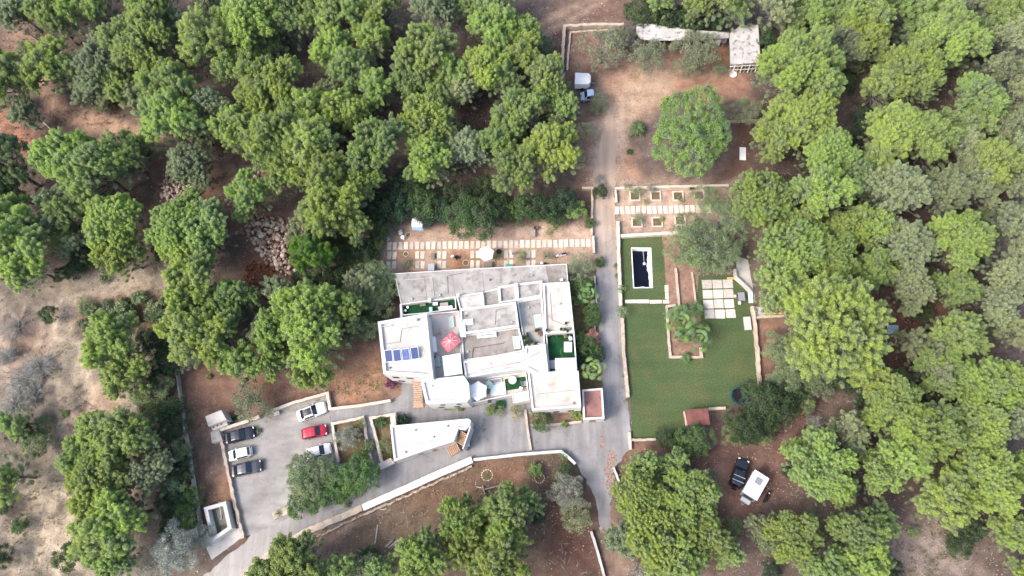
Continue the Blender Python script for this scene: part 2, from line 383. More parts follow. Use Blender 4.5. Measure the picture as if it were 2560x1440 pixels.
def mr(src, a, b_, c, d):
    r = nt.nodes.new('ShaderNodeMapRange'); r.inputs[1].default_value = a; r.inputs[2].default_value = b_; r.inputs[3].default_value = c; r.inputs[4].default_value = d
    L.new(src, r.inputs[0]); return r.outputs[0]
def mixc(f, a, bcol, bt='MIX'):
    m = nt.nodes.new('ShaderNodeMix'); m.data_type = 'RGBA'; m.blend_type = bt
    L.new(f, m.inputs[0]); L.new(a, m.inputs[6])
    if isinstance(bcol, tuple): m.inputs[7].default_value = (*bcol, 1)
    else: L.new(bcol, m.inputs[7])
    return m.outputs[2]
c = at.outputs['Color']
hs = nt.nodes.new('ShaderNodeHueSaturation'); L.new(c, hs.inputs['Color']); L.new(mr(gn(.55, 8).outputs[0], .3, .7, .62, 1.33), hs.inputs['Value'])
c = hs.outputs[0]
c = mixc(mr(gn(2.6, 5).outputs[0], .55, .68, 0, .6), c, tuple(al('#5d4a3c')))       # litter and dead leaves
hs2 = nt.nodes.new('ShaderNodeHueSaturation'); L.new(c, hs2.inputs['Color']); L.new(mr(gn(9, 4, .7).outputs[0], .3, .7, .6, 1.4), hs2.inputs['Value']); c = hs2.outputs[0]
c = mixc(mr(gn(1.2, 6).outputs[0], .60, .70, 0, .45), c, tuple(al('#6f6a45')))      # dry weeds
vo = nt.nodes.new('ShaderNodeTexVoronoi'); vo.inputs['Scale'].default_value = 2.3; L.new(geo.outputs['Position'], vo.inputs['Vector'])
pk = nt.nodes.new('ShaderNodeMath'); pk.operation = 'MULTIPLY'
L.new(mr(vo.outputs['Distance'], .16, .22, 1, 0), pk.inputs[0]); L.new(mr(gn(.35, 3).outputs[0], .5, .62, 0, .8), pk.inputs[1])
c = mixc(pk.outputs[0], c, tuple(al('#d8c6b0')))                                    # loose pale stones
L.new(c, b.inputs['Base Color'])
bp = nt.nodes.new('ShaderNodeBump'); bp.inputs['Strength'].default_value = .7; bp.inputs['Distance'].default_value = .12
L.new(gn(3.2, 8, .7).outputs[0], bp.inputs['Height']); L.new(bp.outputs[0], b.inputs['Normal'])
tag(np_mesh('ground', np.stack([fx_, fy_, ground_z(fx_, fy_)], 1), F, gm, smooth=True, attr={'soil': gcol}),
    'reddish brown forest soil with dry sandy clearings under the pines', kind='structure')

# ------------------------------------------------------------------ driveway, car park
def pave_mat(name, c1, c2, c3, sandy=None, dusty=None, streak=(1.1, .12, 1)):
    m = mat(name, c1, c2, scale=.28, detail=9, rough=.95, c3=c3, s3=.8, t3=(.6, .74), bump=.35, bscale=14, bdist=.03)
    nt = m.node_tree; L = nt.links; b = nt.nodes['Principled BSDF']; src = b.inputs['Base Color'].links[0].from_socket
    geo = nt.nodes['Geometry'] if 'Geometry' in nt.nodes else [n for n in nt.nodes if n.bl_idname == 'ShaderNodeNewGeometry'][0]
    sx = nt.nodes.new('ShaderNodeSeparateXYZ'); L.new(geo.outputs['Position'], sx.inputs[0])
    def over(axis_, a, b_, colr, strength=1.0):
        nonlocal src
        n = nt.nodes.new('ShaderNodeTexNoise'); n.inputs['Scale'].default_value = .3; n.inputs['Detail'].default_value = 8
        L.new(geo.outputs['Position'], n.inputs['Vector'])
        ad = nt.nodes.new('ShaderNodeMath'); ad.operation = 'MULTIPLY_ADD'; ad.inputs[1].default_value = 22
        L.new(n.outputs[0], ad.inputs[0]); L.new(sx.outputs[axis_], ad.inputs[2])
        r = nt.nodes.new('ShaderNodeMapRange'); r.inputs[1].default_value = a + 11; r.inputs[2].default_value = b_ + 11; r.inputs[4].default_value = strength
        L.new(ad.outputs[0], r.inputs[0])
        mx = nt.nodes.new('ShaderNodeMix'); mx.data_type = 'RGBA'; mx.inputs[7].default_value = (*colr, 1)
        L.new(r.outputs[0], mx.inputs[0]); L.new(src, mx.inputs[6]); src = mx.outputs[2]
    for a in (sandy or []): over(*a)
    # tyre-worn streaks and cracks
    mp = nt.nodes.new('ShaderNodeMapping'); mp.inputs['Scale'].default_value = streak; L.new(geo.outputs['Position'], mp.inputs['Vector'])
    n2 = nt.nodes.new('ShaderNodeTexNoise'); n2.inputs['Scale'].default_value = 1; n2.inputs['Detail'].default_value = 7; L.new(mp.outputs[0], n2.inputs['Vector'])
    r2 = nt.nodes.new('ShaderNodeMapRange'); r2.inputs[1].default_value = .3; r2.inputs[2].default_value = .7; r2.inputs[3].default_value = .82; r2.inputs[4].default_value = 1.16; L.new(n2.outputs[0], r2.inputs[0])
    hh_ = nt.nodes.new('ShaderNodeHueSaturation'); L.new(src, hh_.inputs['Color']); L.new(r2.outputs[0], hh_.inputs['Value']); src = hh_.outputs[0]
    n3 = nt.nodes.new('ShaderNodeTexNoise'); n3.inputs['Scale'].default_value = .8; n3.inputs['Detail'].default_value = 6; L.new(geo.outputs['Position'], n3.inputs['Vector'])
    av = nt.nodes.new('ShaderNodeVectorMath'); av.operation = 'MULTIPLY_ADD'; av.inputs[1].default_value = (2.5, 2.5, 2.5); L.new(n3.outputs['Color'], av.inputs[0]); L.new(geo.outputs['Position'], av.inputs[2])
    vo = nt.nodes.new('ShaderNodeTexVoronoi'); vo.feature = 'DISTANCE_TO_EDGE'; vo.inputs['Scale'].default_value = .16; L.new(av.outputs[0], vo.inputs['Vector'])
    rc = nt.nodes.new('ShaderNodeMapRange'); rc.inputs[1].default_value = .004; rc.inputs[2].default_value = .014; rc.inputs[3].default_value = .22; rc.inputs[4].default_value = 0; L.new(vo.outputs['Distance'], rc.inputs[0])
    mc = nt.nodes.new('ShaderNodeMix'); mc.data_type = 'RGBA'; mc.inputs[7].default_value = (*al('#6a665f'), 1); L.new(rc.outputs[0], mc.inputs[0]); L.new(src, mc.inputs[6]); src = mc.outputs[2]
    L.new(src, b.inputs['Base Color']); return m
yN = P(1520, 600)[1]
mDrive = pave_mat('worn_asphalt', al('#a9a8aa'), al('#929193'), al('#77746f'),
                  [(1, yN - 8, yN + 6, [x * .76 + .24 * y for x, y in zip(al('#cdb29a'), (.34, .30, .27))]), (0, P(760, 1300)[0] + 4, P(560, 1400)[0], al('#c8c2bc'), .8)])
mPark = pave_mat('gravel_concrete', al('#b6b3b1'), al('#9e9b98'), al('#837f7a'), streak=(.25, .8, 1))
drive = [(1497, 372), (1502, 345), (1514, 300), (1522, 268), (1540, 262), (1534, 300), (1546, 340), (1538, 400), (1536, 470), (1538, 560), (1545, 700), (1554, 800), (1560, 880), (1570, 1000), (1575, 1085), (1572, 1125), (1545, 1158),
         (1528, 1180), (1530, 1230), (1524, 1290), (1528, 1345), (1517, 1352), (1510, 1310), (1500, 1330), (1496, 1290), (1486, 1240), (1450, 1175), (1425, 1140), (1402, 1132), (1300, 1140), (1185, 1150), (1100, 1190), (1000, 1235),
         (880, 1290), (760, 1348), (690, 1395), (640, 1450), (490, 1460), (560, 1395), (618, 1350), (640, 1320), (700, 1300), (735, 1290), (830, 1165), (826, 1052), (818, 1020), (975, 1003), (1000, 945), (1050, 940),
         (1100, 960), (1325, 960), (1400, 1040), (1512, 1040), (1508, 970), (1500, 870), (1494, 740), (1487, 640), (1482, 560), (1480, 470), (1488, 400)]
bm = sheet_bm(rough(poly(drive), .22, .5, 3), .004)
tag(obj('driveway', bm, mDrive), 'grey worn lane and forecourt running past the white house', kind='structure')
park = [(549, 1080), (640, 1046), (740, 1008), (816, 986), (826, 1050), (834, 1165), (738, 1288), (690, 1312), (606, 1345), (592, 1270), (576, 1200), (562, 1120)]
bm = sheet_bm(rough(poly(park), .10, .7, 5), .010)
tag(obj('parking_area', bm, mPark), 'pale gravelly concrete parking area holding six cars', kind='structure')
# asphalt cracks and old patches of weeds lie in the material; leaf drifts at the lane end
def blotch(name, pts, z, m, label, amp=.25, seed=1):
    return tag(obj(name, sheet_bm(rough(poly(pts), amp, .35, seed), z), m), label, kind='structure')
M['drift'] = mat('red_dust', al('#b09284'), al('#a8a09c'), scale=1.5, rough=1, c3=al('#7a5a4c'), s3=4, t3=(.5, .62))
M['weed'] = mat('low_weeds', al('#7f8a5c'), al('#8f908a'), scale=1.8, rough=1, c3=al('#4f6a30'), s3=2.6, t3=(.5, .62), bump=.6, bscale=14)
blotch('dirt_patch', [(1500, 1090), (1512, 1075), (1508, 1120), (1498, 1130)], .012, M['drift'], 'brown dirt streak on the lane', .3, 4)
blotch('dirt_patch', [(1515, 1135), (1535, 1125), (1548, 1140), (1530, 1165), (1538, 1230), (1524, 1240), (1512, 1180)], .013, M['drift'], 'reddish dirt drift at the lane fork', .35, 6)
0 and blotch('weed_patch', [(1240, 1010), (1262, 1005), (1262, 1040), (1246, 1038)], .012, M['weed'], 'weeds below the terrace', .3, 8)
0 and blotch('weed_patch', [(1200, 1075), (1222, 1060), (1220, 1080), (1202, 1105), (1192, 1100)], .013, M['weed'], 'weeds in the forecourt', .35, 9)
0 and blotch('weed_patch', [(1275, 1040), (1310, 1035), (1314, 1085), (1300, 1070)], .014, M['weed'], 'weeds along the forecourt wall', .3, 10)
blotch('weed_patch', [(1110, 1016), (1178, 1010), (1176, 1020), (1112, 1026)], .015, M['weed'], 'strip of weeds under the white wall', .1, 11)

# ------------------------------------------------------------------ lawns (open where the pool is)
def lawn_mat():
    m = mat('lawn_grass', al('#5c7048'), al('#4f623f'), scale=.14, detail=9, rough=1, c3=al('#696c48'), s3=.30, t3=(.47, .72), bump=.6, bscale=22, bdist=.05)
    nt = m.node_tree; L = nt.links; b = nt.nodes['Principled BSDF']; src = b.inputs['Base Color'].links[0].from_socket
    geo = [n for n in nt.nodes if n.bl_idname == 'ShaderNodeNewGeometry'][0]
    n = nt.nodes.new('ShaderNodeTexNoise'); n.inputs['Scale'].default_value = 5; n.inputs['Detail'].default_value = 6
    L.new(geo.outputs['Position'], n.inputs['Vector'])
    r = nt.nodes.new('ShaderNodeMapRange'); r.inputs[1].default_value = .3; r.inputs[2].default_value = .7; r.inputs[3].default_value = .7; r.inputs[4].default_value = 1.3
    L.new(n.outputs[0], r.inputs[0]); h = nt.nodes.new('ShaderNodeHueSaturation'); L.new(src, h.inputs['Color']); L.new(r.outputs[0], h.inputs['Value'])
    wv = nt.nodes.new('ShaderNodeTexWave'); wv.bands_direction = 'Y'; wv.inputs['Scale'].default_value = .17; wv.inputs['Distortion'].default_value = .6; wv.inputs['Detail'].default_value = 3
    L.new(geo.outputs['Position'], wv.inputs['Vector']); r5 = nt.nodes.new('ShaderNodeMapRange'); r5.inputs[3].default_value = .97; r5.inputs[4].default_value = 1.02; L.new(wv.outputs[0], r5.inputs[0])
    h2 = nt.nodes.new('ShaderNodeHueSaturation'); L.new(h.outputs[0], h2.inputs['Color']); L.new(r5.outputs[0], h2.inputs['Value'])
    L.new(h2.outputs[0], b.inputs['Base Color']); return m
M['lawn'] = lawn_mat()
lawn = [(1551, 592), (1655, 591), (1668, 757), (1664, 764), (1676, 893), (1754, 893), (1752, 860), (1742, 770), (1738, 690), (1840, 690), (1880, 755), (1886, 800), (1898, 880), (1904, 962),
        (1880, 990), (1815, 1020), (1712, 1025), (1716, 1062), (1700, 1085), (1640, 1098), (1580, 1096), (1577, 1000), (1566, 880), (1562, 800), (1557, 740), (1554, 660)]
tag(obj('lawn', sheet_bm(rough(poly(lawn), .06, .8, 7), .008, [POOL]), M['lawn']), 'mown dark green lawn beside the lane with the pool cut into it', kind='structure')
# pool
PL = thing('swimming_pool', 'small sunken rectangular pool with white walls and nearly black water', 'swimming pool', sum(POOL, Vector()) / 4)
def loc_(parent, pts): return [Vector((p[0] - parent.location.x, p[1] - parent.location.y, (p[2] if len(p) > 2 else 0))) for p in pts]
pin = loc_(PL, POOL); bm = bmesh.new()
top = [bm.verts.new((p.x, p.y, .02)) for p in pin]; ins = inset(pin, .14)
ti = [bm.verts.new((p.x, p.y, .02)) for p in ins]; bot = [bm.verts.new((p.x, p.y, -2.2)) for p in ins]
for i in range(4):
    j = (i + 1) % 4; bm.faces.new((top[i], top[j], ti[j], ti[i])); bm.faces.new((ti[i], ti[j], bot[j], bot[i]))
out_ = [bm.verts.new((p.x, p.y, -.3)) for p in pin]
for i in range(4): bm.faces.new((out_[i], out_[(i+1) % 4], top[(i+1) % 4], top[i]))
bm.faces.new(bot); obj('pool_wall', bm, M['plastw'], PL)
obj('water', sheet_bm(inset(pin, .15), -1.15), M['water'], PL)
# slack liner along the east wall
bm = bmesh.new(); e0, e1 = ins[1], ins[2]; n = 18; prev = None
for i in range(n + 1):
    p = Vector((e0[0], e0[1])).lerp(Vector((e1[0], e1[1])), i / n); o_ = .22 + .30 * max(0, math.sin(i / n * math.pi * 1.0 + .1)) * (1 if i < n * .55 else .35) + .04 * math.sin(i * 2.1)
    a = bm.verts.new((p.x - .01, p.y, -.05)); b2 = bm.verts.new((p.x - o_ * .5, p.y, -.5)); c2 = bm.verts.new((p.x - o_, p.y, -1.12))
    if prev: bm.faces.new((prev[0], a, b2, prev[1])); bm.faces.new((prev[1], b2, c2, prev[2]))
    prev = (a, b2, c2)
obj('liner', bm, M['fabricw'], PL)
bm = bmesh.new(); q0 = loc_(PL, [P(1609, 622)])[0]; cyl(bm, (q0.x, q0.y, -.9), (q0.x + .1, q0.y - 1.9, -1.05), .035, n=6)
bx(bm, q0.x - .1, q0.x + .3, q0.y - 2.3, q0.y - 1.9, -1.1, -1.02); obj('pool_brush', bm, M['alu'], PL)
bm = bmesh.new(); q0 = loc_(PL, [P(1607, 718)])[0]; bx(bm, q0.x - .3, q0.x + .3, q0.y + .1, q0.y + .3, -1.1, -.5); obj('skimmer', bm, M['metal'], PL)

# ------------------------------------------------------------------ garden walls
def wall_path(name, label, pts, width=.4, height=.6, m='creamw', z0=0, cat='wall', seed=1, wob=.03, group=None, cap=False):
    line = [P(a, b, height + z0) for a, b in pts]
    if wob: line2 = rough(line, wob, .5, seed, closed=False)
    else: line2 = [Vector((p.x, p.y)) for p in line]
    nrm = []; n = len(line2); rnd = random.Random(seed)
    bm = bmesh.new(); prev = None
    for i in range(n):
        a = line2[max(0, i-1)]; b = line2[min(n-1, i+1)]; t_ = (b - a).normalized(); nn = Vector((-t_.y, t_.x))
        if 0 < i < n - 1:
            d1 = (line2[i] - line2[i-1]).normalized(); k = 1 / max(.5, abs(nn.dot(Vector((-d1.y, d1.x)))))
        else: k = 1
        w1 = width / 2 * k * (1 + rnd.uniform(-wob, wob) * 3); w2 = width / 2 * k * (1 + rnd.uniform(-wob, wob) * 3); h = z0 + height * (1 + rnd.uniform(-wob, wob) * 1.5)
        p = line2[i]
        v = [bm.verts.new((*(p + nn * w1), z0 - .3)), bm.verts.new((*(p + nn * w1), h)), bm.verts.new((*(p - nn * w2), h)), bm.verts.new((*(p - nn * w2), z0 - .3))]
        if prev:
            for j in range(3): bm.faces.new((prev[j], v[j], v[j+1], prev[j+1]))
        else: bm.faces.new(v)
        prev = v
    bm.faces.new(prev[::-1])
    bmesh.ops.recalc_face_normals(bm, faces=bm.faces[:])
    return tag(obj(name, bm, M[m]), label, cat, group, 'thing')
W = wall_path
W('garden_wall', 'cream stone wall along the lane beside the swimming pool', [(1545, 553), (1547, 640), (1552, 765)], .5, .7)
W('garden_wall', 'cream stone wall along the lane beside the big lawn', [(1556, 795), (1559, 880), (1566, 950), (1570, 993)], .5, .6, 'cream')
W('garden_wall', 'cream wall between the pool lawn and the square planting beds', [(1552, 589), (1640, 584), (1735, 579)], .5, .7)
W('garden_wall', 'long cream wall on the far side of the square planting beds', [(1537, 470), (1680, 466), (1822, 463)], .4, .6)
W('garden_wall', 'short cream wall stub at the lane end of the stepping slabs', [(1539, 474), (1541, 504)], .35, .6)
W('garden_wall', 'cream wall west of the lane above the walled garden', [(1455, 469), (1481, 469), (1480, 540), (1479, 588)], .35, .6, 'cream')
W('garden_wall', 'worn cream wall beside the lane at the end of the slab row', [(1483, 590), (1485, 632)], .35, .7, 'creamw')
W('garden_wall', 'thin wall between the lane and the fan palms', [(1487, 690), (1489, 720), (1492, 760)], .2, .6, 'palecon')
W('garden_wall', 'low kerb wall between the lane and the hedge by the roof turf', [(1487, 815), (1491, 850), (1494, 885)], .2, .4, 'palecon')
W('garden_wall', 'rough stone wall along the right edge of the big lawn', [(1882, 765), (1888, 810), (1895, 880), (1900, 960)], .45, .7, 'cream', wob=.06)
W('garden_wall', 'cream wall beside the red shed at the foot of the lawn', [(1772, 1022), (1815, 1020)], .4, .6, 'cream')
W('garden_wall', 'low cream wall left of the red shed', [(1712, 1028), (1717, 1064)], .3, .5, 'cream')
W('garden_wall', 'cream wall at the bottom left corner of the lawn', [(1581, 1099), (1610, 1100), (1640, 1098)], .35, .6, 'cream', wob=.05)
W('garden_wall', 'cream wall beside the lane where it forks', [(1574, 1080), (1576, 1124)], .4, .5, 'creamw')
W('garden_wall', 'white wall along the near side of the forecourt', [(1438, 1160), (1422, 1144), (1402, 1128), (1300, 1136), (1184, 1149)], .38, .9, 'white', wob=.015)
W('garden_wall', 'broad white walk-top wall below the small white house', [(1180, 1149), (1090, 1187), (1000, 1228), (906, 1269)], .95, .8, 'white', wob=.015)
W('garden_wall', 'broad cream stone wall along the drive at lower left', [(904, 1270), (830, 1302), (760, 1332), (700, 1368), (650, 1403), (600, 1450)], .9, .7, 'cream', wob=.04)
W('garden_wall', 'thin dry stone edging below the long white and cream wall', [(1180, 1166), (1090, 1206), (1000, 1247), (880, 1300), (780, 1348), (700, 1392)], .28, .35, 'stone', wob=.12)
W('garden_wall', 'white wall behind the black cars at the top of the car park', [(546, 1075), (600, 1059), (648, 1041)], .5, .8, 'creamw')
W('garden_wall', 'white wall behind the panoramic-roofed white car', [(664, 1032), (740, 1004), (818, 983), (824, 1022), (900, 1014), (976, 1001)], .42, .8, 'creamw')
W('garden_wall', 'rough cream stone wall left of the parked cars', [(553, 1100), (562, 1150), (574, 1200), (586, 1260), (600, 1315), (606, 1346)], .45, .6, 'cream', wob=.07)
W('garden_wall', 'cream surround of the olive plot beside the red car', [(846, 1155), (838, 1110), (830, 1059), (868, 1052), (907, 1043), (916, 1095), (927, 1148)], .38, .5, 'creamw')
W('garden_wall', 'white surround of the shrub plot left of the small white house', [(956, 1165), (942, 1105), (926, 1045), (955, 1041), (990, 1034)], .4, .6, 'creamw')
W('garden_wall', 'grey boundary wall under the dark hedge at lower left', [(440, 930), (448, 990), (458, 1060), (472, 1150), (488, 1250), (502, 1340)], .25, .9, 'palecon')
W('garden_wall', 'narrow cream wall crossing the forecourt', [(1313, 1024), (1319, 1075), (1327, 1126)], .35, .4, 'cream')
W('garden_wall', 'cream kerb in front of the round hedge under the tiled terrace', [(1327, 1063), (1390, 1061), (1454, 1054)], .35, .4, 'cream')
W('garden_wall', 'pale narrow wall running under the bottom pine at right', [(1534, 1168), (1548, 1205), (1560, 1243)], .3, .6, 'palecon')
W('garden_wall', 'straight pale wall at the bottom edge of the photo', [(1478, 1328), (1494, 1380), (1512, 1445)], .35, .6, 'palecon')
W('garden_wall', 'outer stone wall round the olive enclosure by the top shed', [(1404, 185), (1408, 110), (1411, 64), (1480, 60), (1560, 60)], .5, .9, 'cream', wob=.05)
W('garden_wall', 'inner low stone kerb of the olive enclosure by the top shed', [(1418, 175), (1422, 120), (1426, 80), (1480, 76), (1552, 73)], .3, .4, 'cream', wob=.05)
W('garden_wall', 'thin cream wall right of the round dense tree', [(1800, 304), (1838, 302), (1900, 299)], .3, .5, 'cream')
W('garden_wall', 'angled pale wall beside the twelve square slabs', [(1838, 672), (1840, 692), (1878, 727)], .35, .8, 'palecon')
W('garden_wall', 'low cream wall under the pine right of the long bench', [(1886, 793), (1925, 791), (1960, 789)], .35, .5, 'cream', wob=.05)
W('garden_wall', 'short thin wall near the trampoline hidden among shrubs', [(1989, 905), (1993, 965)], .25, .8, 'palecon')
W('garden_wall', 'stone surround of the fan palm island in the lawn', [(1690, 763), (1667, 766), (1671, 830), (1676, 892), (1754, 892), (1751, 868)], .35, .4, 'cream', wob=.04)
W('garden_wall', 'cream wall dividing the bare beds right of the pool', [(1690, 670), (1694, 720), (1699, 765)], .35, .4, 'cream', wob=.04)
W('garden_wall', 'narrow stone edge left of the twelve square slabs', [(1731, 680), (1736, 725), (1741, 768)], .25, .3, 'cream', wob=.04)
W('garden_wall', 'cream retaining wall right of the lane below the hedge', [(1455, 309), (1477, 309)], .35, .5, 'cream')

# planting sheets
def bed(name, pts, z, m, label): return tag(obj(name, sheet_bm(rough(poly(pts), .05, .6, 3), z), M[m]), label, kind='structure')
bed('soil_bed', [(834, 1062), (905, 1048), (926, 1150), (850, 1158)], .016, 'soilgreen', 'weedy soil of the olive plot')
bed('soil_bed', [(930, 1049), (990, 1040), (978, 1064), (985, 1150), (960, 1160)], .017, 'soilgreen', 'weedy soil of the shrub plot')
bed('soil_bed', [(1320, 1034), (1456, 1030), (1456, 1054), (1326, 1066)], .018, 'soil', 'bare soil under the tiled terrace')
bed('soil_bed', [(1425, 700), (1489, 690), (1494, 760), (1500, 880), (1505, 975), (1450, 975), (1436, 820)], .019, 'soilgreen', 'planted strip between house and lane')
bed('soil_bed', [(1657, 590), (1742, 582), (1746, 700), (1738, 770), (1690, 764), (1668, 760)], .020, 'soil', 'bare planting beds right of the pool')
bed('soil_bed', [(1670, 768), (1752, 775), (1752, 890), (1677, 890)], .021, 'soil', 'soil of the palm island')
bed('soil_bed', [(963, 948), (1003, 950), (1004, 985), (985, 1000), (965, 975)], .022, 'soil', 'flower bed at the house corner')
bed('gravel_patch', [(1840, 640), (1870, 650), (1890, 760), (1870, 720), (1842, 690)], .023, 'palecon', 'pale cobbled strip beside the slabs')
bed('gravel_patch', [(1886, 765), (1925, 772), (1925, 790), (1888, 792)], .024, 'palecon', 'pale cobbles under the pine')
bed('gravel_patch', [(505, 1345), (600, 1320), (603, 1345), (530, 1400)], .025, 'palecon', 'pale concrete apron below the tank')
# island of the car park
wall = W('garden_wall', 'low pale stone island at the tip of the round hedge', [(682, 1290), (700, 1280), (722, 1276)], 1.1, .25, 'cream', wob=.05)

# ------------------------------------------------------------------ paving slabs
slab_me = None
def slab(px, py, wpx, hpx, label, group, m='slab', th=.06, rz=0, name='paving_slab'):
    rnd = random.Random(int(px * 31 + py)); s = ppm(py)
    wv, hv = wpx / s, hpx / s * 1.03; bm = bmesh.new()
    bx(bm, -wv/2, wv/2, -hv/2, hv/2, -.05, th)
    for v in bm.verts: v.co.x += rnd.uniform(-.03, .03); v.co.y += rnd.uniform(-.03, .03)
    bmesh.ops.bevel(bm, geom=[e for e in bm.edges if e.verts[0].co.z > 0 and e.verts[1].co.z > 0], offset=.02, segments=1, affect='EDGES')
    o = obj(name, bm, M[m]); o.location = P(px + rnd.uniform(-.5, .5), py + rnd.uniform(-.5, .5)); o.rotation_euler.z = rz + rnd.uniform(-.04, .04)
    return tag(o, label, 'paving slab', group, 'thing')
for i in range(37):
    slab(973.5 + 13.83 * i, 615.3 - .22 * i, 10.2, 19.5, 'cream slab of the long garden row, ' + nth(i, 37, 'the dark hedge', 'the lane wall'), 'stepping slabs of the long garden row')
for k, cx in enumerate([(973, 987), (1043, 1057), (1098, 1111), (1181, 1195), (1265, 1279), (1321, 1334)]):
    for x in cx:
        for r in range(2):
            nm = ['beside the dark hedge', 'left of the dark wooden bench', 'right of the dark wooden bench', 'left of the white garden parasol',
                  'under the folded white parasol', 'right of the green bushy shrub'][k]
            slab(x - (2 if r and k == 0 else 0), 638.5 - k * .8 + r * 24.5, 10.2, 19.5, '%s %s slab of the paired path ' % (('upper', 'lower')[r], ('hedge-side', 'lane-side')[cx.index(x)]) + nm, 'paired path slabs ' + nm)
for i in range(17):
    if i == 16: x = 1772
    else: x = 1542 + 13.55 * i
    slab(x, 526 - .22 * i, 10, 20, 'pale slab between the square planting beds, ' + nth(i, 17, 'the lane', 'the pines'), 'stepping slabs between the planting beds', 'slab')
for i, x in enumerate((1577, 1608, 1639, 1665)):
    slab(x, 754, 29 if i < 3 else 16, 9, 'long cream slab at the foot of the pool lawn, ' + nth(i, 4, 'the lane wall', 'the bare beds'), 'edge slabs below the pool', 'slab')
for y in (721, 740): slab(1667, y, 9, 17, 'narrow cream slab beside the pool lawn, %s of the two' % ('upper' if y < 730 else 'lower'), 'narrow slabs beside the pool lawn')
for r in range(4):
    for c_ in range(3):
        x = [1767, 1769, 1771, 1774][r] + c_ * 26.2; y = [711, 735.5, 760.5, 785.5][r] - c_ * .6
        slab(x, y, 23.4, 21.6, 'large square slab of the lawn terrace, %s row, %s column' % (('top', 'second', 'third', 'bottom')[r], ('pool-side', 'middle', 'table-side')[c_]), 'square slabs of the lawn terrace', 'slabgrey')
for px_, py_, nm in ((1587, 491, 'farthest left, overgrown with weeds'), (1639, 491, 'second from the left in the upper row'), (1695, 491, 'third from the left in the upper row'), (1747, 489, 'nearest the big pine in the upper row'),
                  (1592, 557, 'with grey shrub, lower row'), (1643, 556, 'with a small palm, lower row'), (1700, 552, 'half under the feathery tree, lower row')):
    t_ = thing('planter_bed', 'square cream-edged bed ' + nm, 'planting bed', P(px_, py_), group='square planting beds')
    bm = bmesh.new(); a_, b_ = .86, .64
    bx(bm, -a_, a_, -a_, -b_, -.1, .22); bx(bm, -a_, a_, b_, a_, -.1, .22); bx(bm, -a_, -b_, -b_ + .001, b_ - .001, -.1, .216); bx(bm, b_, a_, -b_ + .001, b_ - .001, -.1, .218)
    obj('border', bm, M['creamw'], t_)
    bm = bmesh.new(); bx(bm, -b_ + .002, b_ - .002, -b_ + .002, b_ - .002, -.1, .1); obj('soil', bm, M['soilgreen'], t_)
# ------------------------------------------------------------------ the house: parts = walls, roofs, parapets, stairs, floors, skylights
HC = P(1220, 880)
house = thing('house', 'rambling white flat-roofed house of many roof levels and small terraces beside the lane', 'house', (HC.x, HC.y, 0))
def hl(pts): return [Vector((p[0] - HC.x, p[1] - HC.y)) for p in pts]
_hk = [0]
def block(pts, h, roof='concrete', par=.25, pw=.22, z0=-.3, wallm='white', root=None, ctr=None, jog=0):
    """solid wall volume with roof sheet and raised parapet; outline given at roof height in the photo"""
    _hk[0] += 1; h = h + _hk[0] * .0031
    root = root or house; cx, cy = root.location.x, root.location.y
    q = [Vector((p.x - cx, p.y - cy)) for p in poly(pts, h)]
    if area(q) < 0: q = q[::-1]
    bm = bmesh.new(); n = len(q)
    lo = [bm.verts.new((p.x, p.y, z0)) for p in q]; hi = [bm.verts.new((p.x, p.y, h + par)) for p in q]
    for i in range(n): bm.faces.new((lo[i], lo[(i+1) % n], hi[(i+1) % n], hi[i]))
    if par > 0:
        r = inset(q, pw); ti = [bm.verts.new((p.x, p.y, h + par)) for p in r]; bi = [bm.verts.new((p.x, p.y, h - .02)) for p in r]
        for i in range(n):
            j = (i + 1) % n; bm.faces.new((hi[i], hi[j], ti[j], ti[i])); bm.faces.new((ti[i], ti[j], bi[j], bi[i]))
        obj('roof', sheet_bm(inset(q, pw - .02), h), M[roof], root)
    else:
        obj('roof', sheet_bm(q, h + .004), M[roof], root)
    w_ = obj('wall', bm, M[wallm], root)
    return w_, q
# long terrace roof at the top of the house
block([(957, 686), (1180, 672), (1417, 660), (1421, 709), (1363, 709), (1300, 713), (1247, 722), (1207, 733), (1140, 744), (1003, 763), (990, 700)], 3.0, 'concrete', par=.12, pw=.12)
block([(1363, 663.5), (1417, 660.5), (1421, 708), (1372, 708)], 3.06, 'concrete2', par=0, wallm='palecon')
# grass terrace, walled
block([(1003, 764), (1141, 745), (1143, 776), (1070, 787), (1005, 793)], 2.5, 'turf', par=.85, pw=.16)
block([(1141, 742), (1208, 731), (1212, 768), (1150, 776)], 3.1, 'palecon', par=.3)
block([(1208, 731), (1246, 722), (1250, 761), (1212, 768)], 2.9, 'concrete', par=.15, pw=.12)
block([(1246, 718), (1291, 711), (1293, 754), (1249, 760)], 3.4, 'concrete', par=.35, pw=.3)
block([(1291, 711), (1356, 703), (1356, 742), (1293, 754)], 3.5, 'concrete', par=.35, pw=.3)
block([(1357, 710), (1423, 706), (1436, 832), (1362, 836)], 3.6, 'tiles', par=.35, pw=.3)
block([(1293, 755), (1356, 743), (1363, 861), (1310, 866)], 3.3, 'concrete', par=.3, pw=.22)
block([(1150, 774), (1290, 756), (1298, 817), (1153, 838)], 4.6, 'concrete', par=.35, pw=.3)
block([(1153, 839), (1298, 818), (1303, 838), (1312, 879), (1240, 893), (1157, 904)], 3.7, 'concrete2', par=.3, pw=.25)
# terrace with the red parasol
block([(1070, 786), (1149, 779), (1158, 940), (1084, 950)], 2.8, 'tiles', par=.5, pw=.2)
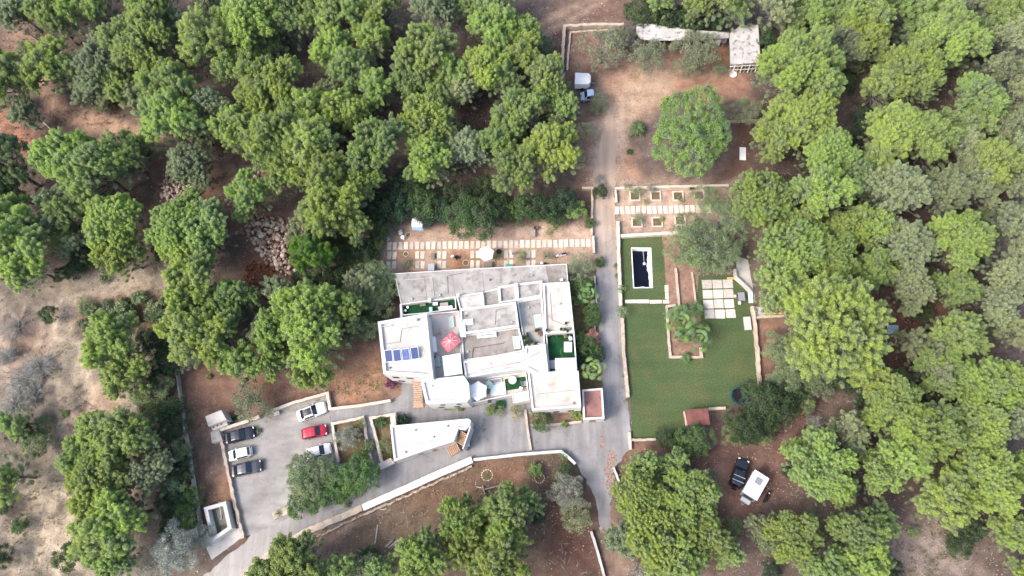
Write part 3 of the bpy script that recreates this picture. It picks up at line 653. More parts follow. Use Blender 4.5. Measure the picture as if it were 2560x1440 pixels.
# west block
_, qW = block([(946, 806), (1068, 785), (1084, 948), (1050, 942), (960, 936)], 6.0, 'palecon', par=.4, pw=.45)
bm = sheet_bm([Vector((p.x - HC.x, p.y - HC.y)) for p in poly([(962, 905), (1058, 893), (1061, 921), (966, 930)], 6.05)], 6.06); obj('roof', bm, M['roofwhite'], house)
# angled long roof and the tiled terrace roof at the lower right
block([(1157, 904), (1312, 880), (1312, 867), (1364, 861), (1371, 930), (1345, 937), (1318, 922), (1240, 932), (1164, 946)], 4.2, 'palecon', par=.25, pw=.28)
block([(1318, 923), (1346, 937), (1371, 931), (1446, 928), (1453, 1018), (1330, 1027)], 4.3, 'tiles', par=.28, pw=.3)
block([(1364, 833), (1436, 830), (1443, 928), (1372, 934)], 2.6, 'turf', par=.75, pw=.2)
block([(1052, 951), (1160, 940), (1172, 958), (1176, 996), (1168, 1006), (1066, 1010)], 5.0, 'roofwhite', par=.3, pw=.4)
# inner terrace with hexagonal parasol
block([(1164, 952), (1316, 932), (1322, 980), (1180, 1010)], 1.6, 'tiles', par=.5, pw=.16)
obj('turf_floor', sheet_bm(hl(poly([(1262, 948), (1315, 941), (1320, 965), (1306, 970), (1264, 977)], 1.7)), 1.71), M['turf'], house)
block([(1280, 985), (1322, 978), (1324, 1000), (1283, 1008)], 2.6, 'tiles', par=.1, pw=.1)
# red-floored annex at the lane
block([(1455, 975), (1506, 971), (1511, 1047), (1458, 1050)], 2.7, 'redtile', par=.35, pw=.26)
# low wing wall on the left of the grass terrace
block([(999, 762), (1004, 761), (1007, 795), (1001, 796)], 3.4, 'white', par=0)
# little sheds of the north side: chimney cowl, vents, AC boxes
def hbox(name, px, py, z, sx, sy, sz, m, rot=0, bevel=0):
    p = P(px, py, z); return box(name, (sx, sy, sz), M[m], house, (p.x - HC.x, p.y - HC.y, z), rot, bevel)
def skylight(px, py, z, sx, sy, rot, m='paleglass'):
    p = P(px, py, z); R = Matrix.Translation((p.x - HC.x, p.y - HC.y, z)) @ Matrix.Rotation(rot, 4, 'Z')
    bm = bmesh.new(); t_ = .12
    bx(bm, -sx/2, sx/2, -sy/2, -sy/2 + t_, 0, .25, R); bx(bm, -sx/2, sx/2, sy/2 - t_, sy/2, 0, .25, R)
    bx(bm, -sx/2, -sx/2 + t_, -sy/2 + t_, sy/2 - t_, 0, .248, R); bx(bm, sx/2 - t_, sx/2, -sy/2 + t_, sy/2 - t_, 0, .248, R)
    f = obj('skylight', bm, M['white'], house)
    bm = bmesh.new(); bx(bm, -sx/2 + t_, sx/2 - t_, -sy/2 + t_, sy/2 - t_, .05, .2, R); obj('pane', bm, M[m], f)
r0 = ang((1075, 785), (1145, 778))
skylight(1129, 806, 2.9, .75, 1.7, r0 + .06); skylight(1095, 904, 2.9, .7, 1.6, r0 + .06)
skylight(1217, 838, 3.8, 2.9, .8, r0); skylight(1217, 838, 3.86, 2.0, .35, r0, 'solar')
skylight(1292, 857, 3.8, 1.0, 1.9, r0 + .04); skylight(1346, 803, 3.4, 1.1, 2.0, r0 + .06)
skylight(1245, 973, 1.65, 2.3, 1.9, r0 + .04, 'mint'); skylight(1238, 955, 1.65, 2.0, .9, r0 + .04, 'fabricl')
hbox('roof_box', 1158, 825, 4.6, .8, 2.2, .35, 'white', r0); hbox('roof_box', 1170, 806, 4.6, 1.6, .9, .25, 'white', r0)
hbox('chimney', 1291, 716, 3.6, .5, .5, .8, 'white', r0, .03); hbox('chimney', 1147, 742, 3.2, .45, .45, .9, 'white', r0, .03)
hbox('chimney', 1404, 702, 3.1, .5, .4, .5, 'white', .3, .03); hbox('chimney', 1076, 754, 3.0, .5, .5, .9, 'white', 0, .03)
hbox('roof_hatch', 968, 816, 6.1, 1.6, .12, .25, 'metal', r0 + .05)
def pipe(pts, z, r=.04, m='metal', name='pipe'):
    bm = bmesh.new(); prev = None
    for a, b2 in pts:
        p = P(a, b2, z) - Vector((HC.x, HC.y, 0))
        if prev: cyl(bm, prev, p, r, n=5)
        prev = p
    return obj(name, bm, M[m], house)
pipe([(1010, 700), (1080, 694), (1085, 740)], 3.08); pipe([(1120, 735), (1118, 690), (1160, 682)], 3.08, .03, 'greywood'); pipe([(1270, 770), (1240, 775), (1238, 812)], 4.68, .03, 'greywood')
pipe([(1180, 895), (1184, 870), (1260, 858)], 3.8, .03, 'dmetal'); pipe([(966, 860), (1000, 855), (1005, 822), (1050, 815)], 6.08, .03, 'greywood'); pipe([(1200, 925), (1300, 905), (1350, 880)], 4.26, .025, 'greywood'); pipe([(1345, 985), (1440, 975)], 4.36, .025, 'greywood')
pipe([(1375, 730), (1380, 800), (1420, 815)], 3.68, .03, 'greywood')
for a, b2, z in ((1030, 748, 3.05), (1100, 738, 3.05), (1225, 700, 3.05), (1330, 690, 3.05), (1165, 790, 4.65), (1280, 806, 4.65), (1170, 880, 3.75), (1290, 870, 3.75), (975, 920, 6.1), (1045, 800, 6.1), (1340, 935, 4.3), (1435, 1008, 4.35), (1400, 760, 3.65), (1322, 770, 3.35), (1080, 965, 5.05)):
    hbox('vent', a, b2, z, .28, .28, .22, 'greywood' if int(a) % 2 else 'metal', .3, .03)
for a, b2, c_, d_, z in ((1060, 692, 1068, 752, 3.014), (1130, 686, 1138, 742, 3.014), (1205, 680, 1211, 730, 3.014), (1300, 672, 1304, 711, 3.014)):
    q0 = P(a, b2, z) - Vector((HC.x, HC.y, 0)); q1 = P(c_, d_, z) - Vector((HC.x, HC.y, 0)); dd_ = (q1 - q0).normalized(); nn_ = Vector((-dd_.y, dd_.x, 0)) * .045; bm = bmesh.new()
    bm.faces.new([bm.verts.new(v + Vector((0, 0, .012 + .0029 * 1))) for v in (q0 - nn_, q0 + nn_, q1 + nn_, q1 - nn_)]); obj('roof_seam', bm, M['concrete2'], house)
# windows and doors on the walls that face the garden (south) and the gaps between
def window_on(p0, p1, z0, z1, u0, u1, name='window', m='glass', depth=.04):
    """p0,p1 wall base line px at given height 0; u along the wall 0..1"""
    a = Vector((p0.x - HC.x, p0.y - HC.y, 0)); b = Vector((p1.x - HC.x, p1.y - HC.y, 0)); d = b - a; nn = Vector((d.y, -d.x, 0)).normalized()
    q0 = a + d * u0; q1 = a + d * u1; bm = bmesh.new(); t_ = .07
    def pane(o_, za, zb, ua, ub, dd, th):
        A = q0.lerp(q1, ua) + nn * dd; B = q0.lerp(q1, ub) + nn * dd; C = B + nn * th; D_ = A + nn * th
        vs = [o_.verts.new((*p.xy, z)) for z in (za, zb) for p in (A, B, C, D_)]
        for f in ((0, 3, 2, 1), (4, 5, 6, 7), (0, 1, 5, 4), (1, 2, 6, 5), (2, 3, 7, 6), (3, 0, 4, 7)): o_.faces.new([vs[i] for i in f])
    pane(bm, z0, z1, 0, 1, -.02, depth); f = obj(name, bm, M['greywood'], house)
    bm = bmesh.new(); pane(bm, z0 + .08, z1 - .08, .08, .92, depth - .02, .015); obj('pane', bm, M[m], f)
def wallpts(i, j, pts, h): q = poly(pts, h); return q[i], q[j]
a_, b_ = P(960, 936, 6.0), P(1050, 942, 6.0)
for u in (.15, .55): window_on(a_, b_, 3.6, 4.8, u, u + .2)
for u in (.2, .6): window_on(a_, b_, .9, 2.1, u, u + .2)
a_, b_ = P(1066, 1010, 5), P(1168, 1006, 5)
for u in (.2, .6): window_on(a_, b_, .9, 2.2, u, u + .14)
for u in (.3, .7): window_on(a_, b_, 3.1, 4.2, u, u + .12)
a_, b_ = P(1330, 1027, 4.3), P(1453, 1018, 4.3)
for u in (.12, .42, .72): window_on(a_, b_, .9, 2.2, u, u + .13)
a_, b_ = P(1458, 1050, 2.7), P(1511, 1047, 2.7)
window_on(a_, b_, -.1, 2.1, .3, .6, 'door', 'wood')
def wall_between(root, pa, pb, z, th=.18, za=-.2, m='white', name='parapet'):
    a = P(*pa, z); b = P(*pb, z); d = (b - a); nn = Vector((-d.y, d.x, 0)).normalized() * th / 2; bm = bmesh.new(); o = Vector((root.location.x, root.location.y, 0))
    vs = [bm.verts.new((*(c - o).xy, zz)) for zz in (za, z) for c in (a - nn, b - nn, b + nn, a + nn)]
    for f in ((0, 3, 2, 1), (4, 5, 6, 7), (0, 1, 5, 4), (1, 2, 6, 5), (2, 3, 7, 6), (3, 0, 4, 7)): bm.faces.new([vs[k] for k in f])
    return obj(name, bm, M[m], root)
# terracotta stairs on the left of the low white block
bm = bmesh.new(); bt = bmesh.new(); s0 = hl([P(1046, 1010, .3)])[0]; s1 = hl([P(1043, 945, 2.9)])[0]
d = (s1 - s0); n = 14; dn = d.normalized(); nn = Vector((dn.y, -dn.x))
for i in range(n):
    c0 = s0 + d * (i / n); c1 = s0 + d * ((i + .62) / n); z = .2 + 2.7 * (i + 1) / n
    for (bmx, w0, w1, za, zb) in ((bt, -.62, .62, z - .06, z), (bm, -.6, .6, -.2, z - .062)):
        vs = [bmx.verts.new((*(c + nn * w_), zz)) for zz in (za, zb) for c, w_ in ((c0, w0), (c0, w1), (c1, w1), (c1, w0))]
        for f in ((0, 3, 2, 1), (4, 5, 6, 7), (0, 1, 5, 4), (1, 2, 6, 5), (2, 3, 7, 6), (3, 0, 4, 7)): bmx.faces.new([vs[k] for k in f])
stair = obj('stairs', bm, M['white'], house); obj('tread', bt, M['terra'], stair)
p = hl([P(1046, 1011, .2)])[0]; box('landing', (1.5, 1.0, .45), M['terra'], house, (p.x, p.y, -.2), .05)

# ------------------------------------------------------------------ small white house below
SC = P(1075, 1100)
small = thing('small_house', 'low white wedge-shaped building with blank painted roof and terracotta corner stairs', 'house', (SC.x, SC.y, 0))
block([(976, 1062), (991, 1064), (1171, 1047), (1178, 1052), (1175, 1066), (1163, 1076), (1146, 1073), (1135, 1104), (1060, 1128), (986, 1154)], 3.1, 'roofwhite', par=.28, pw=.3, root=small)
block([(975, 1036), (988, 1035), (990, 1063), (977, 1062)], 1.6, 'creamw', par=0, root=small)
block([(945, 1160), (976, 1145), (986, 1158), (952, 1174)], .9, 'creamw', par=0, root=small, wallm='creamw')
bm = bmesh.new(); bt = bmesh.new()
def ssteps(pa, za, pb, zb, n, wd):
    A = Vector((P(*pa, za).x - SC.x, P(*pa, za).y - SC.y)); B = Vector((P(*pb, zb).x - SC.x, P(*pb, zb).y - SC.y)); d = B - A; nn = Vector((d.y, -d.x)).normalized()
    for i in range(n):
        c0 = A + d * (i / n); c1 = A + d * ((i + .62) / n); z = za + (zb - za) * (i + .5) / n
        for (bmx, ww, z0_, z1_) in ((bt, wd, z - .05, z), (bm, wd - .02, -.2, z - .052)):
            vs = [bmx.verts.new((*(c + nn * w_), zz)) for zz in (z0_, z1_) for c, w_ in ((c0, -ww), (c0, ww), (c1, ww), (c1, -ww))]
            for f in ((0, 3, 2, 1), (4, 5, 6, 7), (0, 1, 5, 4), (1, 2, 6, 5), (2, 3, 7, 6), (3, 0, 4, 7)): bmx.faces.new([vs[k] for k in f])
ssteps((1120, 1131), .1, (1146, 1114), 1.2, 7, .75); ssteps((1149, 1110), 1.25, (1161, 1080), 2.9, 8, .55)
st_ = obj('stairs', bm, M['white'], small); obj('tread', bt, M['terra'], st_)
wall_between(small, (1176, 1066), (1157, 1122), 3.3); 
a_, b_ = P(986, 1154, 3.1), P(1060, 1128, 3.1); HCs = HC; HC, house_ = SC, house; house = small
window_on(a_, b_, 1.0, 1.9, .75, .9); a_, b_ = P(1060, 1128, 3.1), P(1135, 1104, 3.1); window_on(a_, b_, -.1, 2.0, .2, .34, 'door', 'wood')
house = house_; HC = HCs

HCs = HC; HC, house_ = SC, house; house = small
pipe([(1000, 1120), (1060, 1105), (1110, 1095)], 3.2, .025, 'greywood'); pipe([(1020, 1075), (1026, 1135)], 3.2, .02, 'metal')
for a, b2 in ((1040, 1075), (1085, 1092), (1015, 1130), (1120, 1065)): hbox('vent', a, b2, 3.15, .25, .25, .2, 'greywood', .3, .03)
house = house_; HC = HCs
# ------------------------------------------------------------------ utility hut by the car park
UC = P(541, 1048)
hut = thing('utility_hut', 'small white masonry hut with grey roof at the corner of the car park', 'hut', (UC.x, UC.y, 0))
block([(513, 1041), (553, 1025), (566, 1049), (521, 1066)], 2.2, 'palecon', par=0, root=hut)
block([(528, 1068), (566, 1053), (569, 1062), (532, 1076)], 1.2, 'creamw', par=0, root=hut)
block([(526, 1080), (546, 1072), (556, 1100), (530, 1108)], .9, 'concrete', par=0, root=hut)
bm = bmesh.new()
for i in range(3):
    p = P(534 + i * 10, 1066 - i * 4, 1.25); bx(bm, p.x - UC.x - .15, p.x - UC.x + .15, p.y - UC.y - .25, p.y - UC.y + .25, 1.22, 1.3)
obj('vent', bm, M['black'], hut)
tag(obj('turf_mat', sheet_bm(poly([(569, 1047), (598, 1037), (602, 1046), (574, 1057)]), .06), M['turf']), 'bright green artificial turf strip beside the utility hut', 'mat')

# ------------------------------------------------------------------ water tank
TC = P(545, 1302)
tank = thing('water_tank', 'open white-rimmed water tank with murky water at the lower left', 'water tank', (TC.x, TC.y, 0))
q = [Vector((p.x - TC.x, p.y - TC.y)) for p in poly([(509, 1269), (564, 1253), (579, 1321), (529, 1356)], 1.5)]
if area(q) < 0: q = q[::-1]
r = inset(q, .5); bm = bmesh.new(); A = [[bm.verts.new((p.x, p.y, z)) for p in pp] for pp, z in ((q, -.2), (q, 1.5), (r, 1.5), (r, -.1))]
for i in range(4):
    for k in range(3): bm.faces.new((A[k][i], A[k][(i+1) % 4], A[k+1][(i+1) % 4], A[k+1][i]))
bm.faces.new(A[3]); obj('tank_wall', bm, M['white'], tank)
obj('water', sheet_bm(inset(q, .49), .25), M['tankwater'], tank)
bm = bmesh.new(); a_ = P(548, 1254, 1.6) - TC; b_ = P(553, 1294, .4) - TC
cyl(bm, (a_.x, a_.y, 1.6), (b_.x, b_.y, .35), .07, n=8); cyl(bm, (b_.x, b_.y, .35), (b_.x, b_.y - .3, .3), .13, n=8); obj('pipe', bm, M['palecon'], tank)

# ------------------------------------------------------------------ long shed with torn white roof, top right
LC = P(1700, 85)
shed = thing('long_shed', 'long low shed with patchy white roof sheets on thin posts under dark trees', 'shed', (LC.x, LC.y, 0))
def srel(pts, h, root): return [Vector((p.x - root.location.x, p.y - root.location.y)) for p in poly(pts, h)]
rnd = random.Random(5); up = [(1591, 60), (1620, 60), (1652, 64), (1690, 68), (1725, 74), (1770, 78), (1822, 80)]; lo = [(1822, 95), (1770, 97), (1720, 99), (1680, 101), (1632, 101), (1600, 96), (1591, 82)]
q = rough(srel(up + lo, 2.5, shed), .10, .9, 2); M['shedroof'] = mat('weathered_white_sheet', (.47, .46, .445), (.36, .35, .34), scale=.6, rough=.85, c3=(.17, .16, .15), s3=1.3, t3=(.54, .64), bump=.4, bscale=3)
obj('roof', prism_bm(q, 2.42, 2.5), M['shedroof'], shed)
bm = bmesh.new(); wq = srel([(1595, 64), (1822, 84)], 2.4, shed); d = wq[1] - wq[0]; nn = Vector((-d.y, d.x)).normalized() * .1
vs = [bm.verts.new((*c, z)) for z in (-.2, 2.41) for c in (wq[0] - nn, wq[1] - nn, wq[1] + nn, wq[0] + nn)]
for f in ((0, 3, 2, 1), (4, 5, 6, 7), (0, 1, 5, 4), (1, 2, 6, 5), (2, 3, 7, 6), (3, 0, 4, 7)): bm.faces.new([vs[k] for k in f])
obj('back_wall', bm, M['palecon'], shed)
for i in range(9):
    p = srel([(1612 + i * 25, 100 - i * .4)], 2.4, shed)[0]; bm = bmesh.new(); cyl(bm, (p.x, p.y, -.1), (p.x, p.y, 2.42), .07, n=6); obj('post', bm, M['gwood2'], shed)
q = srel([(1785, 97), (1803, 97)], 2.0, shed); bm = bmesh.new(); bx(bm, q[0].x, q[1].x, q[0].y - .15, q[0].y - .05, .4, 1.8); obj('window_frame', bm, M['plastw'], shed)
KC = P(1860, 110)
store = thing('store_room', 'square white-roofed outbuilding with open timber front at the top right', 'outbuilding', (KC.x, KC.y, 0))
q = rough(srel([(1824, 84), (1845, 68), (1868, 62), (1896, 62), (1901, 157), (1826, 161)], 2.9, store), .05, 1.2, 3)
obj('roof', prism_bm(q, 2.8, 2.9), M['shedroof'], store)
q = srel([(1830, 86), (1894, 70), (1898, 140), (1832, 144)], 2.8, store); obj('wall', prism_bm(inset(q, .1), -.2, 2.79), M['palecon'], store)
for i in range(8):
    p = srel([(1830 + i * 9.6, 159 - i * .5)], 2.8, store)[0]; bm = bmesh.new(); bx(bm, p.x - .06, p.x + .06, p.y - .0, p.y + .12, -.1, 2.79); obj('post', bm, M['plastw' if i % 2 else 'gwood2'], store)
p0, p1 = srel([(1827, 160), (1900, 156)], 2.8, store)
for z in (1.0, 2.0): bm = bmesh.new(); cyl(bm, (p0.x, p0.y + .08, z), (p1.x, p1.y + .08, z), .05, n=6); obj('rail', bm, M['plastw'], store)
tag(obj('corrugated_roof', prism_bm(rough(poly([(1561, 58), (1590, 61), (1584, 112), (1560, 115)], 2.4), .04, .8, 4), 2.3, 2.4), mat('brown_corrugated', (.11, .09, .09), (.075, .062, .062), scale=2, rough=.8)), None, None)
cr = bpy.data.objects['corrugated_roof']; cr.name = 'lean_to'; tag(cr, 'dark brown lean-to roof joined to the left end of the long shed', 'lean-to')
for i, (a_, b_) in enumerate(((1563, 112), (1583, 110), (1564, 62))):
    p = P(a_, b_, 2.3); bm = bmesh.new(); cyl(bm, (p.x, p.y, 0), (p.x, p.y, 2.3), .08, n=6); obj('post', bm, M['greywood'], cr)
# blue object and pale door leaf in front of the shed
# red shed in the lawn
RC_ = P(1742, 1045)
rs = thing('red_shed', 'small garden shed with a faded red sheet roof at the foot of the lawn', 'shed', (RC_.x, RC_.y, 0))
obj('roof', prism_bm(srel([(1711, 1024), (1768, 1021), (1775, 1062), (1719, 1064)], 2.1, rs), 2.03, 2.1), M['redroof'], rs)
obj('wall', prism_bm(inset(srel([(1713, 1026), (1768, 1023), (1773, 1060), (1720, 1062)], 2.03, rs), .12), -.1, 2.02), M['cream'], rs)
bm = bmesh.new()
for i in range(5):
    a_ = srel([(1713 + i * 14, 1024.5 - i * .8), (1721 + i * 13.5, 1063 - i * .4)], 2.12, rs); cyl(bm, (a_[0].x, a_[0].y, 2.11), (a_[1].x, a_[1].y, 2.11), .03, n=5)
obj('roof_rib', bm, M['redroof'], rs)
# ------------------------------------------------------------------ vegetation
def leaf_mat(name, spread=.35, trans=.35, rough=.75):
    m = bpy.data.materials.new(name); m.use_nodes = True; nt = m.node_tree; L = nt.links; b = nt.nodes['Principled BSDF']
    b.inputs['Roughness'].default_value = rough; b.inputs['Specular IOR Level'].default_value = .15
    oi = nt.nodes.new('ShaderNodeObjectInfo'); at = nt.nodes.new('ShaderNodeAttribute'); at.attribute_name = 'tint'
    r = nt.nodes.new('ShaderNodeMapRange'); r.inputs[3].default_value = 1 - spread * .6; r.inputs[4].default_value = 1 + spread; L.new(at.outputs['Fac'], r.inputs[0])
    r2 = nt.nodes.new('ShaderNodeMapRange'); r2.inputs[3].default_value = .528; r2.inputs[4].default_value = .492; L.new(at.outputs['Fac'], r2.inputs[0])  # bluish at low tint: shading of pine crowns put into the colour
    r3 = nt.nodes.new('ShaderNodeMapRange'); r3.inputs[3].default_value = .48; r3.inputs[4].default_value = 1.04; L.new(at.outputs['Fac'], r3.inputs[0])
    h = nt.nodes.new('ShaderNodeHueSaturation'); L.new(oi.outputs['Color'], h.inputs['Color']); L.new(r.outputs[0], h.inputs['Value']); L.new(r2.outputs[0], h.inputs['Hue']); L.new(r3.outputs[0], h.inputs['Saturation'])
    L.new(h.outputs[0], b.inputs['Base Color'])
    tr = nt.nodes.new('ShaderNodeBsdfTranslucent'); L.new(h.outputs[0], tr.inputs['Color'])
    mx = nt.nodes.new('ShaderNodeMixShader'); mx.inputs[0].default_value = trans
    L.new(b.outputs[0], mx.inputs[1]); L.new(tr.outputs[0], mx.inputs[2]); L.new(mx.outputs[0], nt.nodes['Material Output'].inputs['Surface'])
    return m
M['needle'] = leaf_mat('pine_needles', .30, .50); M['leaf'] = leaf_mat('broad_leaves', .3, .3); M['oleaf'] = leaf_mat('olive_leaves', .35, .25); M['frond'] = leaf_mat('palm_fronds', .3, .3, .5)
M['flower'] = leaf_mat('flowers', .3, .3)

def unit(v): return v / (np.linalg.norm(v, axis=-1, keepdims=True) + 1e-9)
def leaves_mesh(C, Rc, tint, up, rs, dens, lw, ll, out_k=1.0, spiky=.35, stretch=1.0):
    """leaf blades on the outer shells of clumps C (n,3) of radius Rc (n,), up (n,3) = facing of every clump"""
    n = len(C); per = np.maximum(12, (dens * Rc**2)).astype(int); ci = np.repeat(np.arange(n), per); N = len(ci)
    d = unit(rs.normal(size=(N, 3)) + up[ci] * .55)
    rad = Rc[ci] * (rs.rand(N) ** .45)
    pos = C[ci] + d * rad[:, None] * np.array([1, 1, .85])
    uu = unit(up)[ci]; along = (d * uu).sum(1) * rad / Rc[ci]
    if stretch > 1: pos = C[ci] + d * rad[:, None] * .82 + uu * (along * Rc[ci] * (stretch - 1))[:, None]
    nrm = unit(d * out_k + rs.normal(size=(N, 3)) * .55)
    sp = rs.rand(N) < spiky
    a = unit(np.cross(nrm, rs.normal(size=(N, 3)))); bdir = np.cross(nrm, a)
    a[sp] = unit(d[sp] + rs.normal(size=(sp.sum(), 3)) * .35); bdir[sp] = unit(np.cross(a[sp], rs.normal(size=(sp.sum(), 3))))
    l_ = ll * (.6 + .8 * rs.rand(N))[:, None]; w_ = lw * (.6 + .8 * rs.rand(N))[:, None]; w_[sp] *= .55; l_[sp] *= 1.3
    V = np.stack([pos - a * l_ * .5, pos + bdir * w_ * .5 + a * l_ * .05, pos + a * l_ * .5, pos - bdir * w_ * .5 + a * l_ * .05], 1).reshape(-1, 3)
    F = np.arange(N * 4).reshape(-1, 4)
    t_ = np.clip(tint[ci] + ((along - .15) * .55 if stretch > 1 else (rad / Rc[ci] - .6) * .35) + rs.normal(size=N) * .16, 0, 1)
    return V, F, np.repeat(t_, 4)
def tube_np(p0, p1, r0, r1, n=5):
    d = p1 - p0; d = d / (np.linalg.norm(d) + 1e-9); h = np.array([0, 0, 1.]) if abs(d[2]) < .9 else np.array([1., 0, 0])
    a = np.cross(d, h); a /= np.linalg.norm(a); b = np.cross(d, a); t = np.arange(n) * 2 * np.pi / n
    ring = np.cos(t)[:, None] * a + np.sin(t)[:, None] * b
    return np.concatenate([p0 + ring * r0, p1 + ring * r1]), np.array([[i, (i+1) % n, n + (i+1) % n, n + i] for i in range(n)])
def limbs_mesh(segs, n=5):
    V = []; F = []; o = 0
    for p0, p1, r0, r1 in segs:
        v, f = tube_np(np.array(p0, float), np.array(p1, float), r0, r1, n); V.append(v); F.append(f + o); o += len(v)
    return np.concatenate(V), np.concatenate(F)
def bend(p0, p1, r0, r1, rs, k=3, wob=.12):
    pts = [np.array(p0, float)]; L_ = np.linalg.norm(np.array(p1) - np.array(p0))
    for i in range(1, k): pts.append(np.array(p0) + (np.array(p1) - np.array(p0)) * i / k + rs.normal(size=3) * wob * L_ / k)
    pts.append(np.array(p1, float)); out = []
    for i in range(k): out.append((pts[i], pts[i+1], r0 + (r1-r0) * i / k, r0 + (r1-r0) * (i+1) / k))
    return out

PROTO = {}
def proto(key, kind, crown, trunk, twigs, trunk_m, leaf_m, label='', cat='tree', twig_m=None, crown_name='crown'):
    """stores prototype meshes; trees are made from them by stand()"""
    d = {}
    V, F, t = crown; o = np_mesh(crown_name, V, F, leaf_m, attr={'tint': t}); d['crown'] = o.data; bpy.data.objects.remove(o)
    V, F = limbs_mesh(trunk, 7); o = np_mesh('trunk', V, F, trunk_m, smooth=True); d['trunk'] = o.data; bpy.data.objects.remove(o)
    if twigs:
        V, F = limbs_mesh(twigs, 3); o = np_mesh('branches', V, F, twig_m or M['twig']); d['twigs'] = o.data; bpy.data.objects.remove(o)
    d['kind'] = kind; d['cn'] = crown_name; PROTO[key] = d
def make_pine(key, seed, R, H, nl, sparse=0.0, dens=2200, cr=.36, flat=1.0):
    rs = np.random.RandomState(seed); zc = H * .50; hz = H * .50
    lean = rs.normal(size=2) * .04 * H
    LC_ = []; ga = 2.39996
    for i in range(nl):                                   # lobes fill an uneven dome
        u = (i + .6) / nl; r = R * .76 * math.sqrt(u) * (1 + rs.uniform(-.16, .16)); a = i * ga + rs.uniform(-.35, .35)
        z = zc + hz * .70 * math.sqrt(max(0, 1 - (r / (R * .92))**2)) * (.85 + .3 * rs.rand()) - rs.rand() * .10 * H - sparse * rs.rand() * .1 * H
        LC_.append((r * math.cos(a) + lean[0], r * math.sin(a) + lean[1], z))
    LC_ = np.array(LC_); lr = R * (1.12 / math.sqrt(nl)) * (.75 + .5 * rs.rand(nl)); lt = .35 + .4 * rs.rand(nl)
    C = []; Rc = []; T = []; U = []; segs = []; tw = []
    tops = np.array([lean[0] * .8, lean[1] * .8, zc + hz * .35])
    segs += bend((0, 0, -.6), (lean[0] * .3, lean[1] * .3, zc * .75), .030 * H, .022 * H, rs, 3, .06) + bend((lean[0] * .3, lean[1] * .3, zc * .75), tops, .022 * H, .010 * H, rs, 3, .08)
    for i in range(nl):
        base = np.array([lean[0] * .3, lean[1] * .3, zc * (.5 + .4 * rs.rand())]) + (tops - np.array([0, 0, zc])) * .2 * rs.rand()
        end = LC_[i] - np.array([0, 0, lr[i] * .35]); segs += bend(base, end, .011 * H, .005 * H, rs, 3, .14)
        cen = np.array([0, 0, zc * .8]); outd = unit(LC_[i] - cen)
        nc = max(5, int((lr[i] / cr) ** 2 * 3.3 * (1 - sparse * .45)))
        for j in range(nc):
            dd = unit(rs.normal(size=3) + outd * .8 + np.array([0, 0, .45])); 
            if dd[2] < -.25: dd[2] *= -.4
            q = lr[i] * (.62 + .62 * rs.rand()); p = LC_[i] + dd * q * np.array([1, 1, flat])
            C.append(p); Rc.append(cr * (.5 + .85 * rs.rand())); U.append(unit(dd + outd * .3)); T.append(lt[i] + rs.uniform(-.28, .28))
            if j % 2 == 0 or sparse > .3: tw += bend(end, p, .06, .025, rs, 2, .15)
        for j in range(int(4 + 8 * sparse)):               # bare dead side shoots low in the crown
            dd = unit(np.array([rs.normal(), rs.normal(), rs.uniform(-.25, .35)])); e2 = base + dd * np.array([1, 1, .5]) * R * rs.uniform(.35, .8); tw += bend(base, e2, .03, .008, rs, 3, .2)
    for j in range(int(R * R * (3.4 + 2.5 * sparse))):    # greyer needle tufts on the low outer boughs
        a = rs.rand() * 6.283; r = R * (.15 + .88 * rs.rand()); z = zc * rs.uniform(.6, 1.25)
        p = np.array([r * math.cos(a), r * math.sin(a), z]); C.append(p); Rc.append(cr * rs.uniform(.7, 1.15)); U.append(unit(np.array([math.cos(a), math.sin(a), .6]))); T.append(rs.uniform(-.1, .2))
        if j % 2 == 0: tw += bend((lean[0] * .2, lean[1] * .2, z * .75), p, .05, .014, rs, 3, .12)
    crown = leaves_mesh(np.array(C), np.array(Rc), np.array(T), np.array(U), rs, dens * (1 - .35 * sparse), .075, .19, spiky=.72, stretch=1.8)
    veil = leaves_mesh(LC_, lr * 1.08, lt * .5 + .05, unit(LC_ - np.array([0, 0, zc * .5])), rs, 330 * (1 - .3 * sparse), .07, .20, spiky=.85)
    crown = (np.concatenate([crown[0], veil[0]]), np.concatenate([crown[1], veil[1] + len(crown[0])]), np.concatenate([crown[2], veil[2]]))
    proto(key, 'pine', crown, segs, tw, M['limb'], M['needle'])
SM = [('pS%d' % i, 100 + i, 2.7, 6.8, 6 + i % 2, (.0, .25, .5, .1)[i]) for i in range(4)]
ME = [('pM%d' % i, 200 + i, 4.2, 9.2, (10, 12, 9, 11, 10, 12)[i], (.0, .1, .3, .6, .15, .45)[i]) for i in range(6)]
LA = [('pL%d' % i, 300 + i, 6.6, 11.5, (19, 22, 17)[i], (.05, .15, .4)[i]) for i in range(3)]
for k, s, R, H, nl, sp in SM + ME + LA: make_pine(k, s, R, H, nl, sp)
